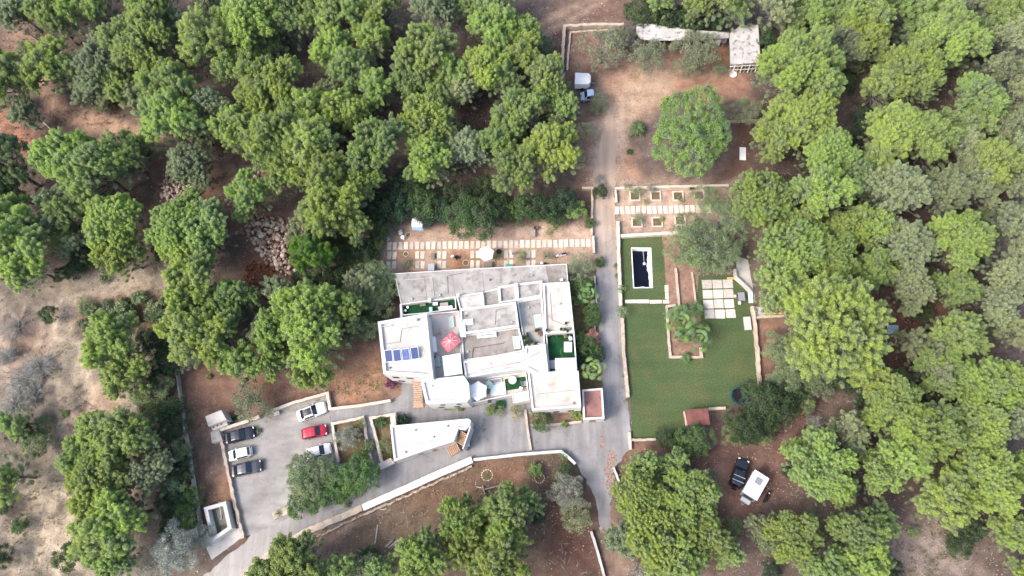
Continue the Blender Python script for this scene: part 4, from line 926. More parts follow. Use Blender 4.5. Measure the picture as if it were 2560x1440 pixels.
def make_round(key, seed, R, H, kind, cr, dens, leafm, lw, ll, k=3.2, z0=.25, low=-.1, twn=0, trunk=True, sq=.85, spiky=.1, twig_m=None, tv=.25, amp=.13):
    rs = np.random.RandomState(seed); nc = int((R / cr) ** 2 * k); C = []; Rc = []; T = []; U = []; tw = []
    zc = H * (.5 + z0 * .5); hz = (H - zc) * .93; off = rs.rand(7) * 7
    for i in range(nc):
        d = unit(rs.normal(size=3)); 
        if d[2] < low: d[2] = -d[2]
        a = math.atan2(d[1], d[0]); f = 1 + amp * math.sin(2 * a + off[0]) + .08 * math.sin(5 * a + off[1]) + .06 * math.sin(7 * d[2] + off[2])
        q = f * (.80 + .2 * rs.rand()) if rs.rand() < .8 else rs.rand() * .8
        p = np.array([d[0] * (R - cr * .5) * q, d[1] * (R - cr * .5) * q, zc + d[2] * (hz - cr * .3) * q]); C.append(p); Rc.append(cr * (.6 + .7 * rs.rand())); U.append(d); T.append(.5 + rs.uniform(-tv, tv))
        if i < twn or (trunk and i % 6 == 0): tw += bend((0, 0, H * .3), p * 1.0, .04, .012, rs, 3, .15)
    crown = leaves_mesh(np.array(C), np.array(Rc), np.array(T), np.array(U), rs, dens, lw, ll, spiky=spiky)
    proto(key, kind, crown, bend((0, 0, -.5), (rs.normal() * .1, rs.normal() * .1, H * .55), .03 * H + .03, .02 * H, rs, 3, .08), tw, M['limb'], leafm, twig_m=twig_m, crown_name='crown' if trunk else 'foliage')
make_round('stone', 401, 6.3, 8.5, 'round_tree', .5, 420, M['leaf'], .10, .16, k=4.6, tv=.45, amp=.17, twn=60)
for i in range(3): make_round('olive%d' % i, 410 + i, 3.0, 4.6, 'olive_tree', .62, (260, 200, 300)[i], M['oleaf'], .09, .24, k=(3.0, 2.2, 3.4)[i], twn=30, spiky=.6, tv=.35)
make_round('feather', 420, 3.8, 6.0, 'feathery_tree', .7, 260, M['oleaf'], .08, .30, k=3.0, twn=50, spiky=.7, tv=.4)
for i in range(4): make_round('dark%d' % i, 430 + i, 2.2, 3.4, 'evergreen_shrub', .5, 300, M['leaf'], .12, .17, k=4.0, trunk=False, z0=0, tv=.4)
for i in range(2): make_round('oak%d' % i, 440 + i, 3.4, 5.5, 'evergreen_tree', .6, 300, M['leaf'], .13, .18, k=4.2, tv=.35)
for i in range(2): make_round('bush%d' % i, 450 + i, .8, 1.1, 'garden_shrub', .26, 700, M['leaf'], .09, .14, k=4.0, trunk=False, z0=0, tv=.3)
for i in range(2): make_round('wisp%d' % i, 460 + i, .9, 1.2, 'garden_shrub', .3, 260, M['oleaf'], .05, .26, k=3.0, trunk=False, z0=0, spiky=.8, twn=20, tv=.4)
# bare grey shrubs
M['bleached'] = mat('bleached_twig', (.46, .45, .43), (.34, .33, .31), scale=2, rough=1)
def make_bare(key, seed, R, H):
    rs = np.random.RandomState(seed); tw = []
    for i in range(90):
        d = unit(np.array([rs.normal(), rs.normal(), abs(rs.normal()) * .8 + .25])); e = d * np.array([R, R, H]) * rs.uniform(.55, 1); m = e * .5 + rs.normal(size=3) * .1 * R
        tw += bend((0, 0, .1), m, .045, .03, rs, 2, .15) + bend(m, e, .03, .012, rs, 2, .2)
        for j in range(5):
            e2 = m + (e - m) * rs.rand() + unit(d + rs.normal(size=3) * .8) * R * .28; tw += bend(m + (e - m) * rs.uniform(0, .7), e2, .022, .01, rs, 2, .2)
    C = rs.normal(size=(26, 3)) * np.array([R * .45, R * .45, H * .2]) + np.array([0, 0, H * .45])
    crown = leaves_mesh(C, np.full(26, .4), rs.rand(26), unit(C), rs, 160, .05, .2)
    proto(key, 'bare_shrub', crown, bend((0, 0, -.3), (0, 0, H * .3), .1, .07, rs, 2, .05), tw, M['limb'], M['oleaf'], crown_name='foliage', twig_m=M['bleached'])
make_bare('bare0', 470, 2.6, 2.4); make_bare('bare1', 471, 2.2, 2.0)
# fan palm
def make_fanpalm(key, seed, R, H, nf=26):
    rs = np.random.RandomState(seed); V = []; F = []; T = []; pet = []; o = 0; fr = []
    for n_, el, r0, fs in ((7, .02, .62, .30), (6, .5, .36, .30), (3, 1.0, .12, .27)):
        for i in range(n_): fr.append((2 * math.pi * (i + .5 * (n_ % 2)) / n_ + rs.uniform(-.2, .2), el + rs.uniform(-.12, .12), r0 * rs.uniform(.8, 1.15), fs * rs.uniform(.95, 1.3)))
    for a, el, r0, fs in fr:
        d = np.array([math.cos(a) * math.cos(el), math.sin(a) * math.cos(el), math.sin(el)]); c = np.array([0, 0, H]) + d * r0 * R - np.array([0, 0, .12 * R * (1 - el)])
        pet += bend((0, 0, H - .1), c, .03, .02, rs, 1, 0)
        side = unit(np.cross(d, [0, 0, 1.])); nn = unit(np.cross(side, d)); fan = R * fs; ns = 17; tt = .05 + .85 * rs.rand()
        for s in range(ns):
            th = (s / (ns - 1) - .5) * 2.9; dirn = unit(d * math.cos(th) + side * math.sin(th)); ln = fan * (.80 + .2 * math.cos(th * .5)) * (.9 + .14 * rs.rand())
            e = c + dirn * ln - np.array([0, 0, 1]) * ln * .22; mid = c + dirn * ln * .6 + nn * .02; w_ = unit(np.cross(dirn, nn)) * fan * .055
            V += [c, mid - w_, e, mid + w_]; F.append([o, o+1, o+2, o+3]); o += 4; T += [tt + (.25 if s % 2 else -.2)] * 4
    proto(key, 'fan_palm', (np.array(V), np.array(F), np.array(T)), bend((0, 0, -.4), (.1, .05, H), .2, .17, rs, 5, .04), pet, M['limb'], M['frond'], twig_m=M['frondstem'])
M['frondstem'] = mat('palm_stem', (.22, .26, .09), rough=.7)
for i in range(3): make_fanpalm('palm%d' % i, 480 + i, 2.2, (3.6, 3.0, 4.2)[i], (22, 26, 24)[i])
# feather palm (short, arching fronds)
def make_cycad(key, seed, R, H, nf=22):
    rs = np.random.RandomState(seed); V = []; F = []; T = []; pet = []; o = 0
    for i in range(nf):
        a = i * 2.39996; el = 1.2 - 1.2 * i / nf; c0 = np.array([0, 0, H]); prev = c0; K = 9; tt = .3 + .5 * rs.rand()
        hd = np.array([math.cos(a), math.sin(a), 0]); L_ = R * (.85 + .25 * rs.rand())
        for k in range(1, K + 1):
            u = k / K; p = c0 + hd * L_ * u * (math.cos(el) * .6 + .4) + np.array([0, 0, 1]) * (L_ * math.sin(el) * u * .8 - L_ * .55 * u * u)
            pet.append((prev, p, .02, .015)); side = unit(np.cross(p - prev, [0, 0, 1.]))
            for s in (-1, 1):
                for q in (0, .5):
                    b0 = prev + (p - prev) * q; e = b0 + side * s * L_ * .24 * math.sin(math.pi * min(.95, u + .08)) ** .6 + (p - prev) * .9 - np.array([0, 0, .08])
                    w_ = unit(p - prev) * .05; V += [b0 - w_, (b0 + e) / 2 - w_, e, (b0 + e) / 2 + w_]; F.append([o, o+1, o+2, o+3]); o += 4; T += [tt] * 4
            prev = p
    proto(key, 'feather_palm', (np.array(V), np.array(F), np.array(T)), bend((0, 0, -.3), (0, 0, H), .16, .14, rs, 2, .02), pet, M['limb'], M['frond'], twig_m=M['frondstem'])
make_cycad('cycad0', 490, 1.5, .9); make_cycad('cycad1', 491, 1.7, 1.3)

# ---- placement, then labels from what stands around each plant
PLANTS = []
TONE = {'b': ((.345, .445, .138), 'yellow-green'), 'm': ((.32, .42, .155), 'mid-green'), 'g': ((.33, .385, .225), 'grey-green'), 'd': ((.06, .105, .042), 'dark green'),
        'D': ((.090, .16, .048), 'deep green'), 'o': ((.20, .235, .13), 'olive-grey'), 'l': ((.20, .31, .07), 'leaf-green'), 'e': ((.13, .24, .045), 'emerald'),
        's': ((.30, .32, .26), 'silvery grey'), 'y': ((.33, .34, .10), 'yellowing'), 'r': ((.42, .20, .14), 'rusty pink'), 'u': ((.20, .04, .13), 'magenta-flowered'), 'k': ((.05, .10, .055), 'blackish green'), 'w': ((.21, .28, .12), 'dull green'), 'E': ((.115, .215, .05), 'rich green'), 'p': ((.13, .225, .05), 'glossy green')}
def stand(key, px, py, rpx, tone, R0, H0, noun, cat, group, zk=.55, name=None, hscale=1.0, label=None, seed=None):
    d = PROTO[key]; rnd = random.Random(int(px * 13 + py * 7 + rpx)); z = H0 * zk
    for _ in range(3):
        p = P(px, py, z); s = (rpx / ppm(py, z, px)) / R0; z = H0 * zk * min(s, 1.25) * hscale
    if noun == 'pine': s *= (1.08 if px < 900 else .98); hscale *= 1.18
    s = min(s, 2.2); g = gz(p.x, p.y)
    t = thing(name or d['kind'], None, cat, (p.x, p.y, g), rnd.uniform(0, 6.283), group); t.scale = (s, s * rnd.uniform(.94, 1.06), min(s, 1.25) * hscale)
    c0, tn = TONE[tone]; k = rnd.uniform(.88, 1.12); hue = rnd.uniform(-.06, .06)
    for part, nm in (('trunk', 'trunk'), ('twigs', 'branches'), ('crown', d['cn'])):
        if part not in d or (part == 'trunk' and d['cn'] == 'foliage' and d['kind'] != 'bare_shrub'): continue
        if part == 'twigs' and d['cn'] == 'foliage' and d['kind'] == 'evergreen_shrub': continue
        o = bpy.data.objects.new(nm, d[part]); COL.objects.link(o); o.parent = t
        if part == 'crown': o.color = (c0[0] * k * (1 + hue), c0[1] * k, c0[2] * k * (1 - hue), 1)
    PLANTS.append(dict(o=t, px=px, py=py, r=rpx, tone=tn, noun=noun, label=label)); return t
TREES = """77 20 50 m;155 75 56 m;250 40 60 b;400 38 60 m;385 135 82 m;155 185 58 b;272 184 52 g;322 222 34 m;28 215 66 b;70 300 30 g;545 120 72 m;650 62 84 b;745 62 56 m;590 182 46 m;830 45 60 m;450 248 66 b;535 282 50 g;462 342 66 b;490 430 50 g;690 243 76 b;600 335 52 b;190 408 66 b;268 442 68 m;330 405 58 m;35 425 72 w;60 40 52 g;705 380 72 b;792 385 70 m;760 302 48 b;860 45 62 m;965 45 56 m;1095 40 60 g;1195 30 54 m;1255 28 38 m;845 145 50 b;940 115 44 b;888 195 52 m;1050 150 70 m;1035 218 50 m;1148 188 44 b;1230 108 64 b;1318 103 42 b;1225 190 60 b;1305 155 54 b;1268 222 46 m;1366 214 56 m;1402 290 42 m;1155 235 42 g;1080 325 78 b;1082 415 62 b;1170 385 52 g;1320 300 60 m;1255 365 58 b;1390 388 70 b;1312 432 62 m;950 235 44 b;860 282 44 b;905 300 50 b;930 390 72 m;820 455 62 b;905 460 52 b;725 430 58 b;845 535 68 b;895 585 38 b;640 500 50 b;35 485 44 w;50 590 66 b;85 675 62 b;168 608 30 m;300 575 74 b;322 652 50 b;200 525 42 m;470 578 74 b;528 606 58 m;487 655 52 b;495 522 34 m;485 735 64 b;590 758 50 b;488 830 62 b;570 855 62 b;615 910 44 b;780 790 66 b;703 835 54 b;805 862 68 b;880 795 42 b;785 930 40 b;690 905 34 b;800 655 48 e;785 632 28 e;305 868 64 b;335 935 54 m;45 1190 46 b;58 1055 30 m;270 1125 76 b;348 1110 66 m;272 1215 84 b;332 1275 66 b;268 1335 66 m;395 1185 50 g;300 1400 50 m;760 1412 64 m;690 1425 44 m;858 1425 40 m;1064 1350 36 m;1065 1405 66 b;1150 1300 56 b;1270 1275 60 m;1262 1345 56 b;1148 1368 46 b;1250 1412 72 b;1224 1268 34 b;962 1440 40 m;1330 1260 34 m;1600 1235 74 b;1710 1245 76 b;1640 1330 84 b;1760 1340 58 b;1690 1400 64 b;1570 1345 46 g;1770 1215 40 m;1600 1170 40 m;1685 1170 34 m;2050 1170 88 b;2225 1035 82 b;2183 978 48 b;2285 1095 72 b;2237 1135 64 b;2186 1190 50 b;2420 1075 76 b;2440 1190 88 b;2345 1250 72 b;2515 1170 50 b;2130 1075 44 g;1990 1130 30 m;2110 1235 36 m;1970 1350 74 b;2128 1330 64 m;2150 1408 62 b;2050 1410 58 m;1905 1330 36 g;2190 1292 42 m;2510 1328 50 b;2540 1425 36 b;2360 930 74 b;2425 945 60 b;2517 982 58 b;2312 925 48 g;2290 860 40 g;2385 840 64 m;2520 1060 44 g;2478 1010 40 g;1890 505 82 b;2065 510 70 b;2110 580 50 b;1960 640 86 b;2060 650 78 b;1945 725 70 m;2000 575 54 b;2082 826 134 b;2170 588 48 b;2177 680 52 b;2237 490 70 g;2355 487 60 g;2255 625 64 g;2268 730 52 g;2390 620 86 b;2440 470 52 g;2525 575 62 g;2520 690 62 g;2480 765 54 g;2385 730 50 m;2540 830 40 g;2060 50 60 m;2150 50 70 b;2145 118 58 b;2098 135 54 g;2245 25 48 m;2322 32 50 m;2355 120 86 b;2275 205 80 b;2187 230 46 m;1985 198 104 b;1985 320 84 b;1930 350 56 b;2070 392 78 b;2237 338 82 b;2308 362 66 m;2190 405 48 m;2425 265 58 m;2405 332 58 m;2490 62 60 m;2440 20 44 g;2520 112 60 g;2475 180 44 g;2535 245 46 g;2470 422 62 m;2543 385 44 g;1930 25 48 g;1785 22 48 m;1735 35 40 m;1838 40 42 m;1670 15 36 m;2120 442 52 m;2030 260 40 b;2210 165 34 m;2555 320 40 g;2490 345 40 g;2420 385 46 g;2555 480 40 g"""
for e in TREES.replace('\n', '').split(';'):
    f = e.split()
    if len(f) < 4: continue
    px, py, r = float(f[0]), float(f[1]), float(f[2]); tn = f[3]; hsh = int(px * 3 + py * 5)
    if r >= 73: k, s_, R, H, _, _ = LA[hsh % 3 if tn != 'g' else 2]
    elif r >= 49: k, s_, R, H, _, _ = ME[hsh % 6 if tn == 'm' else ((0, 1, 4)[hsh % 3] if tn == 'b' else (2, 3, 5)[hsh % 3])]
    else: k, s_, R, H, _, _ = SM[hsh % 4 if tn != 'b' else (0, 1, 3)[hsh % 3]]
    stand(k, px, py, r, tn, R, H, 'pine', 'pine tree', 'umbrella-crowned pines round the estate', name='pine_tree')
OTH = {  # key: (R0, H0, noun, category, group)
 'stone': (6.3, 8.5, 'round dense-crowned tree', 'tree', None), 'olive': (3.0, 4.6, 'olive tree', 'olive tree', 'olive trees on the estate'),
 'feather': (3.8, 6.0, 'feathery tree', 'tree', 'feathery trees by the pool'), 'dark': (2.2, 3.4, 'evergreen shrub', 'shrub', 'dark evergreen shrubs'),
 'oak': (3.4, 5.5, 'evergreen tree', 'evergreen tree', 'broad-leaved evergreens'), 'bush': (.8, 1.1, 'low bush', 'bush', 'low garden bushes'), 'wisp': (.9, 1.2, 'wispy shrub', 'shrub', 'wispy garden shrubs'),
 'bare': (2.4, 2.2, 'leafless shrub', 'dead shrub', 'bare grey shrubs'), 'palm': (2.2, 3.6, 'fan palm', 'palm', 'fan palms'), 'cycad': (1.6, 1.1, 'feather palm', 'palm', 'short feather palms')}
NV = {'stone': 1, 'olive': 3, 'feather': 1, 'dark': 4, 'oak': 2, 'bush': 2, 'wisp': 2, 'bare': 2, 'palm': 3, 'cycad': 2}
MORE = """stone 1726 338 112 l;olive 1502 128 68 o;olive 1548 100 38 o;olive 1614 146 52 o;olive 1738 128 58 o;olive 1722 172 38 o;olive 1798 178 22 o;olive 1500 262 28 o;olive 1466 330 28 o;
olive 630 1000 50 o;olive 870 1098 34 s;olive 668 1030 24 o;olive 1448 672 40 w;olive 1420 1232 46 s;olive 1442 1290 46 w;olive 1406 1196 24 w;olive 445 1368 62 s;olive 505 1340 34 s;olive 380 1410 44 s;
olive 1945 870 42 w;olive 1960 955 44 w;olive 2025 950 34 w;oak 758 1178 44 w;oak 808 1176 38 w;oak 768 1212 44 w;feather 1745 610 68 w;feather 1700 640 40 w;feather 1805 560 58 w;feather 1795 650 52 w;feather 1765 500 40 w;feather 1725 575 46 w;feather 1760 640 50 w;feather 1820 605 44 w;feather 1860 285 44 o;
oak 908 1188 46 E;oak 868 1200 46 E;dark 822 1235 38 E;dark 782 1252 34 E;dark 742 1266 30 E;dark 850 1230 34 E;dark 900 1160 32 E;
oak 1905 1000 58 d;oak 1950 1012 48 d;oak 1862 1065 54 d;dark 1918 1050 42 d;oak 1735 1102 46 D;dark 1698 1108 38 d;dark 1662 1095 28 d;dark 1978 985 38 d;dark 1838 1085 34 w;dark 2010 1010 30 w;
dark 395 865 40 d;dark 425 905 40 d;dark 385 935 38 d;dark 405 975 42 w;dark 428 1020 38 d;dark 385 1045 42 D;dark 432 1075 38 d;dark 452 1125 36 w;dark 412 1150 38 d;dark 462 1175 36 d;dark 440 1215 38 w;dark 478 1245 32 D;dark 425 1255 40 d;dark 468 1292 38 D;dark 430 1315 36 d;dark 360 985 36 m;
dark 1600 32 42 d;dark 1645 40 38 D;dark 1690 48 40 d;dark 1738 58 38 d;dark 1785 62 30 d;dark 1912 108 32 d;dark 1918 148 30 d;dark 1908 78 26 w;dark 1800 35 34 D;
dark 962 565 34 d;dark 942 612 34 d;dark 950 520 42 d;dark 1000 515 44 k;dark 1058 510 46 D;dark 1110 525 40 k;oak 1180 548 64 D;dark 1140 490 44 d;dark 1245 525 44 d;dark 1305 522 44 D;dark 1362 520 42 d;dark 1410 505 38 k;dark 1440 530 30 l;dark 1390 548 26 D;dark 1060 545 30 k;dark 1040 480 40 d;dark 1215 470 40 d;dark 1010 460 40 k;
oak 935 695 46 w;oak 890 742 48 w;oak 948 755 42 w;dark 872 690 42 d;dark 905 645 42 d;dark 920 815 34 w;dark 838 700 40 d;dark 825 745 36 d;oak 975 715 36 w;dark 815 590 40 d;dark 860 640 36 d;dark 790 570 34 d;dark 770 700 36 d;dark 935 780 36 d;
dark 212 640 36 d;dark 195 668 32 d;dark 160 690 26 d;olive 462 892 38 s;dark 412 560 36 d;dark 410 620 34 d;dark 130 790 26 d;
dark 55 1312 26 D;dark 165 1395 40 D;dark 8 1395 32 d;dark 12 1260 28 d;dark 90 1110 36 w;dark 60 1090 30 d;dark 100 1060 26 w;
dark 1978 1180 24 d;dark 2398 1362 34 d;dark 2425 1325 34 d;dark 2280 1330 18 w;dark 2140 1110 34 d;dark 2020 500 34 d;dark 2120 500 30 k;dark 2160 300 36 k;dark 2110 210 34 d;dark 1500 480 20 d;dark 2180 905 40 d;dark 2110 950 40 d;dark 2060 935 38 w;dark 2250 985 34 d;
bush 350 745 20 w;bush 300 770 22 w;bush 255 790 20 w;bush 380 770 24 w;bush 330 800 20 w;bush 405 800 22 w;bush 215 775 16 w;bush 280 835 16 w;bush 262 700 12 w;bush 162 1035 10 l;bush 425 735 18 w;bush 230 815 18 w;
bush 981 955 17 u;dark 1352 1048 32 D;bush 1442 1038 15 l;bush 1410 1059 10 l;wisp 1290 1028 20 y;wisp 1250 1030 14 w;bush 953 1056 15 D;bush 1008 1050 15 k;bush 1020 1052 12 k;wisp 962 1118 20 w;wisp 905 1058 14 w;wisp 880 1078 14 w;bush 918 1115 18 w;
wisp 1018 660 14 w;wisp 1305 640 16 l;wisp 1366 640 15 w;wisp 1372 578 14 y;wisp 1243 642 11 l;bush 1476 560 14 D;bush 1542 665 9 w;bush 1545 690 8 w;bush 1500 655 14 D;
dark 1458 722 30 E;palm 1470 740 30 p;dark 1480 778 26 E;bush 1446 750 16 l;palm 1483 930 36 p;palm 1698 812 44 p;palm 1745 848 40 p;dark 1722 832 26 E;dark 1700 835 20 E;cycad 1685 790 24 E;cycad 1762 820 20 E;palm 1554 782 18 p;palm 1553 724 12 p;cycad 1708 778 26 E;cycad 1742 775 24 E;cycad 1716 894 18 D;cycad 1594 322 28 D;
dark 1470 872 30 D;dark 1492 888 24 d;bush 1482 842 20 r;bush 1458 848 18 l;dark 1455 895 22 d;dark 1480 800 24 D;bush 1450 905 14 d;
bush 1340 1176 19 l;wisp 1352 1245 14 w;bush 1410 1140 13 w;dark 1412 1170 20 D;wisp 1240 1225 10 w;bush 1600 1145 12 w;bush 520 942 8 y;bush 1640 1170 16 l;
bare 55 945 56 s;bare 95 915 44 s;bare 30 1010 40 s;bare 75 985 38 s;bare 15 890 36 s;bare 2042 1058 28 s;bare 1600 1425 30 s;bare 30 820 40 r;bare 1500 450 20 s;bare 15 180 36 s;bare 2330 890 30 s;bare 1560 1230 24 s;
wisp 1592 480 17 w;wisp 1627 470 15 s;wisp 1598 546 15 w;cycad 1654 548 9 l;bush 1728 468 7 D;wisp 1615 505 10 w;wisp 480 1040 10 l;wisp 1568 468 12 w;wisp 1700 500 10 w;bush 1573 380 8 D;
bush 1228 1024 13 l;bush 1150 1020 8 l;wisp 1560 940 6 w;wisp 1565 1000 6 w;wisp 694 1284 10 w;bush 646 1078 7 w;bush 866 1262 8 l"""
for e in MORE.replace('\n', '').split(';'):
    k, px, py, r, tn = e.split(); px, py, r = float(px), float(py), float(r); R0, H0, noun, cat, grp = OTH[k]
    i = int(px * 5 + py * 3) % NV[k]; key = k if k in ('stone', 'feather') else k + str(i)
    stand(key, px, py, r, tn, R0, H0, noun, cat, grp)
# undergrowth shrubs in the forest shade
rnd = random.Random(77); CLEAR = [poly(z[2]) for z in ZONES[:6]] + [FLAT]; nfill = 0; tried = 0
while nfill < 96 and tried < 4000:
    tried += 1; px = rnd.uniform(10, 2550); py = rnd.uniform(10, 1430); p = P(px, py)
    if any(seg_sdf(np.array([p.x]), np.array([p.y]), c)[0] < 1.0 for c in CLEAR) or (300 < px < 760 and py < 720 and py > 400) or (1300 < px < 1620 and py < 110) or (1400 < px < 1640 and py < 480): continue
    if any(math.hypot(px - q['px'], py - q['py']) < q['r'] * (.45 if 'pine' in q['noun'] else .9) for q in PLANTS): continue
    R0, H0, noun, cat, grp = OTH['dark']; stand('dark%d' % (nfill % 4), px, py, rnd.uniform(20, 34), rnd.choice('dwwok'), R0, H0, noun, cat, grp); nfill += 1

# more low bushes on the dry slope, and slim grey pines between the big crowns
rnd = random.Random(8); zone = poly([(190, 755), (330, 725), (440, 740), (440, 845), (300, 865), (200, 830)]); k_ = 0; tried = 0
while k_ < 24 and tried < 3000:
    tried += 1; px, py = rnd.uniform(190, 440), rnd.uniform(725, 865); p = P(px, py)
    if seg_sdf(np.array([p.x]), np.array([p.y]), zone)[0] > -.3 or any(math.hypot(px - q['px'], py - q['py']) < q['r'] * .8 for q in PLANTS): continue
    R0, H0, noun, cat, grp = OTH['wisp' if k_ % 3 == 0 else 'bush']; stand(('wisp%d' if k_ % 3 == 0 else 'bush%d') % (k_ % 2), px, py, rnd.uniform(10, 19), rnd.choice('wod'), R0, H0, noun, cat, grp); k_ += 1
k_ = 0; tried = 0; NOP = [poly(z[2]) for z in ZONES[1:8]] + [poly(ZONES[26][2])]
while k_ < 40 and tried < 6000:
    tried += 1; px = rnd.uniform(10, 2550); py = rnd.uniform(10, 1430); p = P(px, py)
    if any(seg_sdf(np.array([p.x]), np.array([p.y]), c)[0] < 1.5 for c in [FLAT] + NOP) or (1370 < px < 1640 and py < 480) or (330 < px < 760 and 400 < py < 720) or (1290 < px < 1620 and py < 120) or (px < 450 and py > 720) or (2130 < px < 2420 and py > 1280) or (2130 < px < 2480 and 740 < py < 960) or (px > 1880 and py > 950) or (px > 1900 and k_ % 3): continue
    if any(math.hypot(px - q['px'], py - q['py']) < q['r'] * .72 for q in PLANTS if q['noun'] == 'pine'): continue
    s4 = SM[2] if k_ % 2 else SM[1]; stand(s4[0], px, py, rnd.uniform(32, 44), 'g' if k_ % 3 else 'm', s4[2], s4[3], 'pine', 'pine tree', 'umbrella-crowned pines round the estate', name='pine_tree', hscale=.85); k_ += 1

LM = [('parked black cars', 605, 1130), ('red car', 785, 1080), ('small white building', 1075, 1100), ('water tank', 545, 1300), ('utility hut', 541, 1048), ('solar panels', 1003, 888), ('red parasol', 1124, 853),
      ('swimming pool', 1605, 670), ('trampoline', 1847, 990), ('red-roofed shed', 1742, 1043), ('white caravan', 1888, 1213), ('store room', 1860, 110), ('round dense tree', 1726, 338), ('covered trailer', 1456, 204),
      ('slab terrace', 1797, 750), ('palm island', 1712, 830), ('stone heap', 680, 620), ('dirt track bend', 300, 320), ('rutted top track', 1420, 50), ('log pile', 978, 1358), ('blue tarpaulin', 2232, 822),
      ('upper left corner', 0, 0), ('upper right corner', 2560, 0), ('lower left corner', 0, 1440), ('lower right corner', 2560, 1440), ('dry sandy slope', 230, 900), ('white garden canopy', 1043, 556), ('hexagonal parasol', 1215, 633),
      ('red-floored annex', 1483, 1012), ('planting beds', 1670, 525), ('lower timber frame', 1228, 1222), ('forest path end', 1982, 90), ('top edge centre', 960, 0), ('right edge centre', 2560, 720), ('left edge centre', 0, 720), ('bottom edge centre', 1280, 1440),
      ('lawn foot corner', 1600, 1100), ('olive enclosure', 1480, 120), ('scree patch', 450, 460), ('long garden bench', 1868, 808)]
DIRS = ['right of', 'above right of', 'above', 'above left of', 'left of', 'below left of', 'below', 'below right of']
ORD = ['', 'second', 'third', 'fourth', 'fifth', 'sixth', 'seventh', 'eighth', 'ninth', 'tenth', 'eleventh', 'twelfth']
def sector(q, lx, ly): return int(round(math.atan2(-(q['py'] - ly), q['px'] - lx) / (math.pi / 4))) % 8
for q in PLANTS: q['size'] = 'large' if q['r'] > 70 else ('mid-sized' if q['r'] > 42 else 'small')
KEYOF = lambda q: (q['size'] if q['noun'] == 'pine' else '', q['tone'], q['noun'])
taken = set()
for q in PLANTS:
    best = None
    same = [x for x in PLANTS if KEYOF(x) == KEYOF(q)]
    for nm, lx, ly in LM:
        s_ = sector(q, lx, ly); dq = math.hypot(q['px'] - lx, q['py'] - ly)
        if dq < q['r'] * .3: continue
        rank = sum(1 for x in same if x is not q and sector(x, lx, ly) == s_ and math.hypot(x['px'] - lx, x['py'] - ly) < dq)
        sc = dq * (1 + .9 * rank)
        if rank < 11 and (best is None or sc < best[0]): best = (sc, rank, nm, s_)
    _, rank, nm, s_ = best; k = KEYOF(q)
    lab = ' '.join(x for x in k if x) + (' %s the %s' % (DIRS[s_], nm)) + (', %s out from it' % ORD[rank] if rank else ', the one next to it')
    q['o']['label'] = q['label'] or lab
# ------------------------------------------------------------------ loose stones, rubble, dry tufts
def rocks(name, polys, n, smin, smax, m, label, seed, mound=0.0, kind='stuff', names='stuff'):
    rs = np.random.RandomState(seed); bmx = bmesh.new(); bmesh.ops.create_icosphere(bmx, subdivisions=1, radius=1); bv = np.array([v.co[:] for v in bmx.verts]); bf = np.array([[v.index for v in f.verts] for f in bmx.faces]); bmx.free()
    V = []; F = []; T = []; o = 0
    for pl in polys:
        q = poly(pl); xs = [p.x for p in q]; ys = [p.y for p in q]; A = abs(area(q)); k = int(n * A); 
        X = rs.uniform(min(xs), max(xs), k * 3); Y = rs.uniform(min(ys), max(ys), k * 3); d = seg_sdf(X, Y, q); keep = d < rs.uniform(-.8, .5, k * 3); X = X[keep][:k]; Y = Y[keep][:k]; d = d[keep][:k]
        G = ground_z(X, Y)
        for x, y, g, dd in zip(X, Y, G, d):
            s = smin + (smax - smin) * rs.rand() ** 2.2; v = bv * (s * rs.uniform(.6, 1.25, 3)) * (1 + rs.uniform(-.22, .22, (len(bv), 1))); a = rs.rand() * 6.28
            c_, s2 = math.cos(a), math.sin(a); v = np.stack([v[:, 0] * c_ - v[:, 1] * s2, v[:, 0] * s2 + v[:, 1] * c_, v[:, 2] * .7], 1) + [x, y, g + s * .25 + mound * min(1, max(0, -dd) / 1.5) * (.7 + .5 * rs.rand())]
            V.append(v); F.append(bf + o); o += len(v); T.append(np.full(len(v), rs.rand()))
    ob = np_mesh(name, np.concatenate(V), np.concatenate(F), m, attr={'tint': np.concatenate(T)}); return tag(ob, label, None, None, kind)
def tint_mat(name, c1, c2, rough=.95):
    m = mat(name, c1, rough=rough); nt = m.node_tree; b = nt.nodes['Principled BSDF']; at = nt.nodes.new('ShaderNodeAttribute'); at.attribute_name = 'tint'
    mx = nt.nodes.new('ShaderNodeMix'); mx.data_type = 'RGBA'; mx.inputs[6].default_value = (*c1, 1); mx.inputs[7].default_value = (*c2, 1); nt.links.new(at.outputs['Fac'], mx.inputs[0]); nt.links.new(mx.outputs[2], b.inputs['Base Color']); return m
mR1 = tint_mat('pale_rubble', al('#f0e0d0'), al('#a98a76')); mR2 = tint_mat('red_rubble', al('#b06a50'), al('#6a3a2e')); mR3 = tint_mat('field_stone', al('#dccbb6'), al('#a08a76'))
rocks('rubble', [[(408, 425), (440, 410), (500, 430), (505, 480), (470, 520), (430, 545), (405, 500)], [(570, 455), (600, 425), (660, 430), (650, 470), (610, 510), (590, 540), (565, 500)], [(590, 540), (640, 530), (720, 560), (735, 620), (745, 680), (700, 690), (650, 640), (625, 600)]],
      7, .14, .5, mR1, 'heaps of pale broken stone among the pines', 3, mound=.7)
rocks('rubble', [[(600, 680), (640, 650), (700, 660), (720, 700), (690, 760), (640, 740)]], 8, .10, .3, mR2, 'reddish rubble at the lower end of the stone heap', 4, mound=.5)
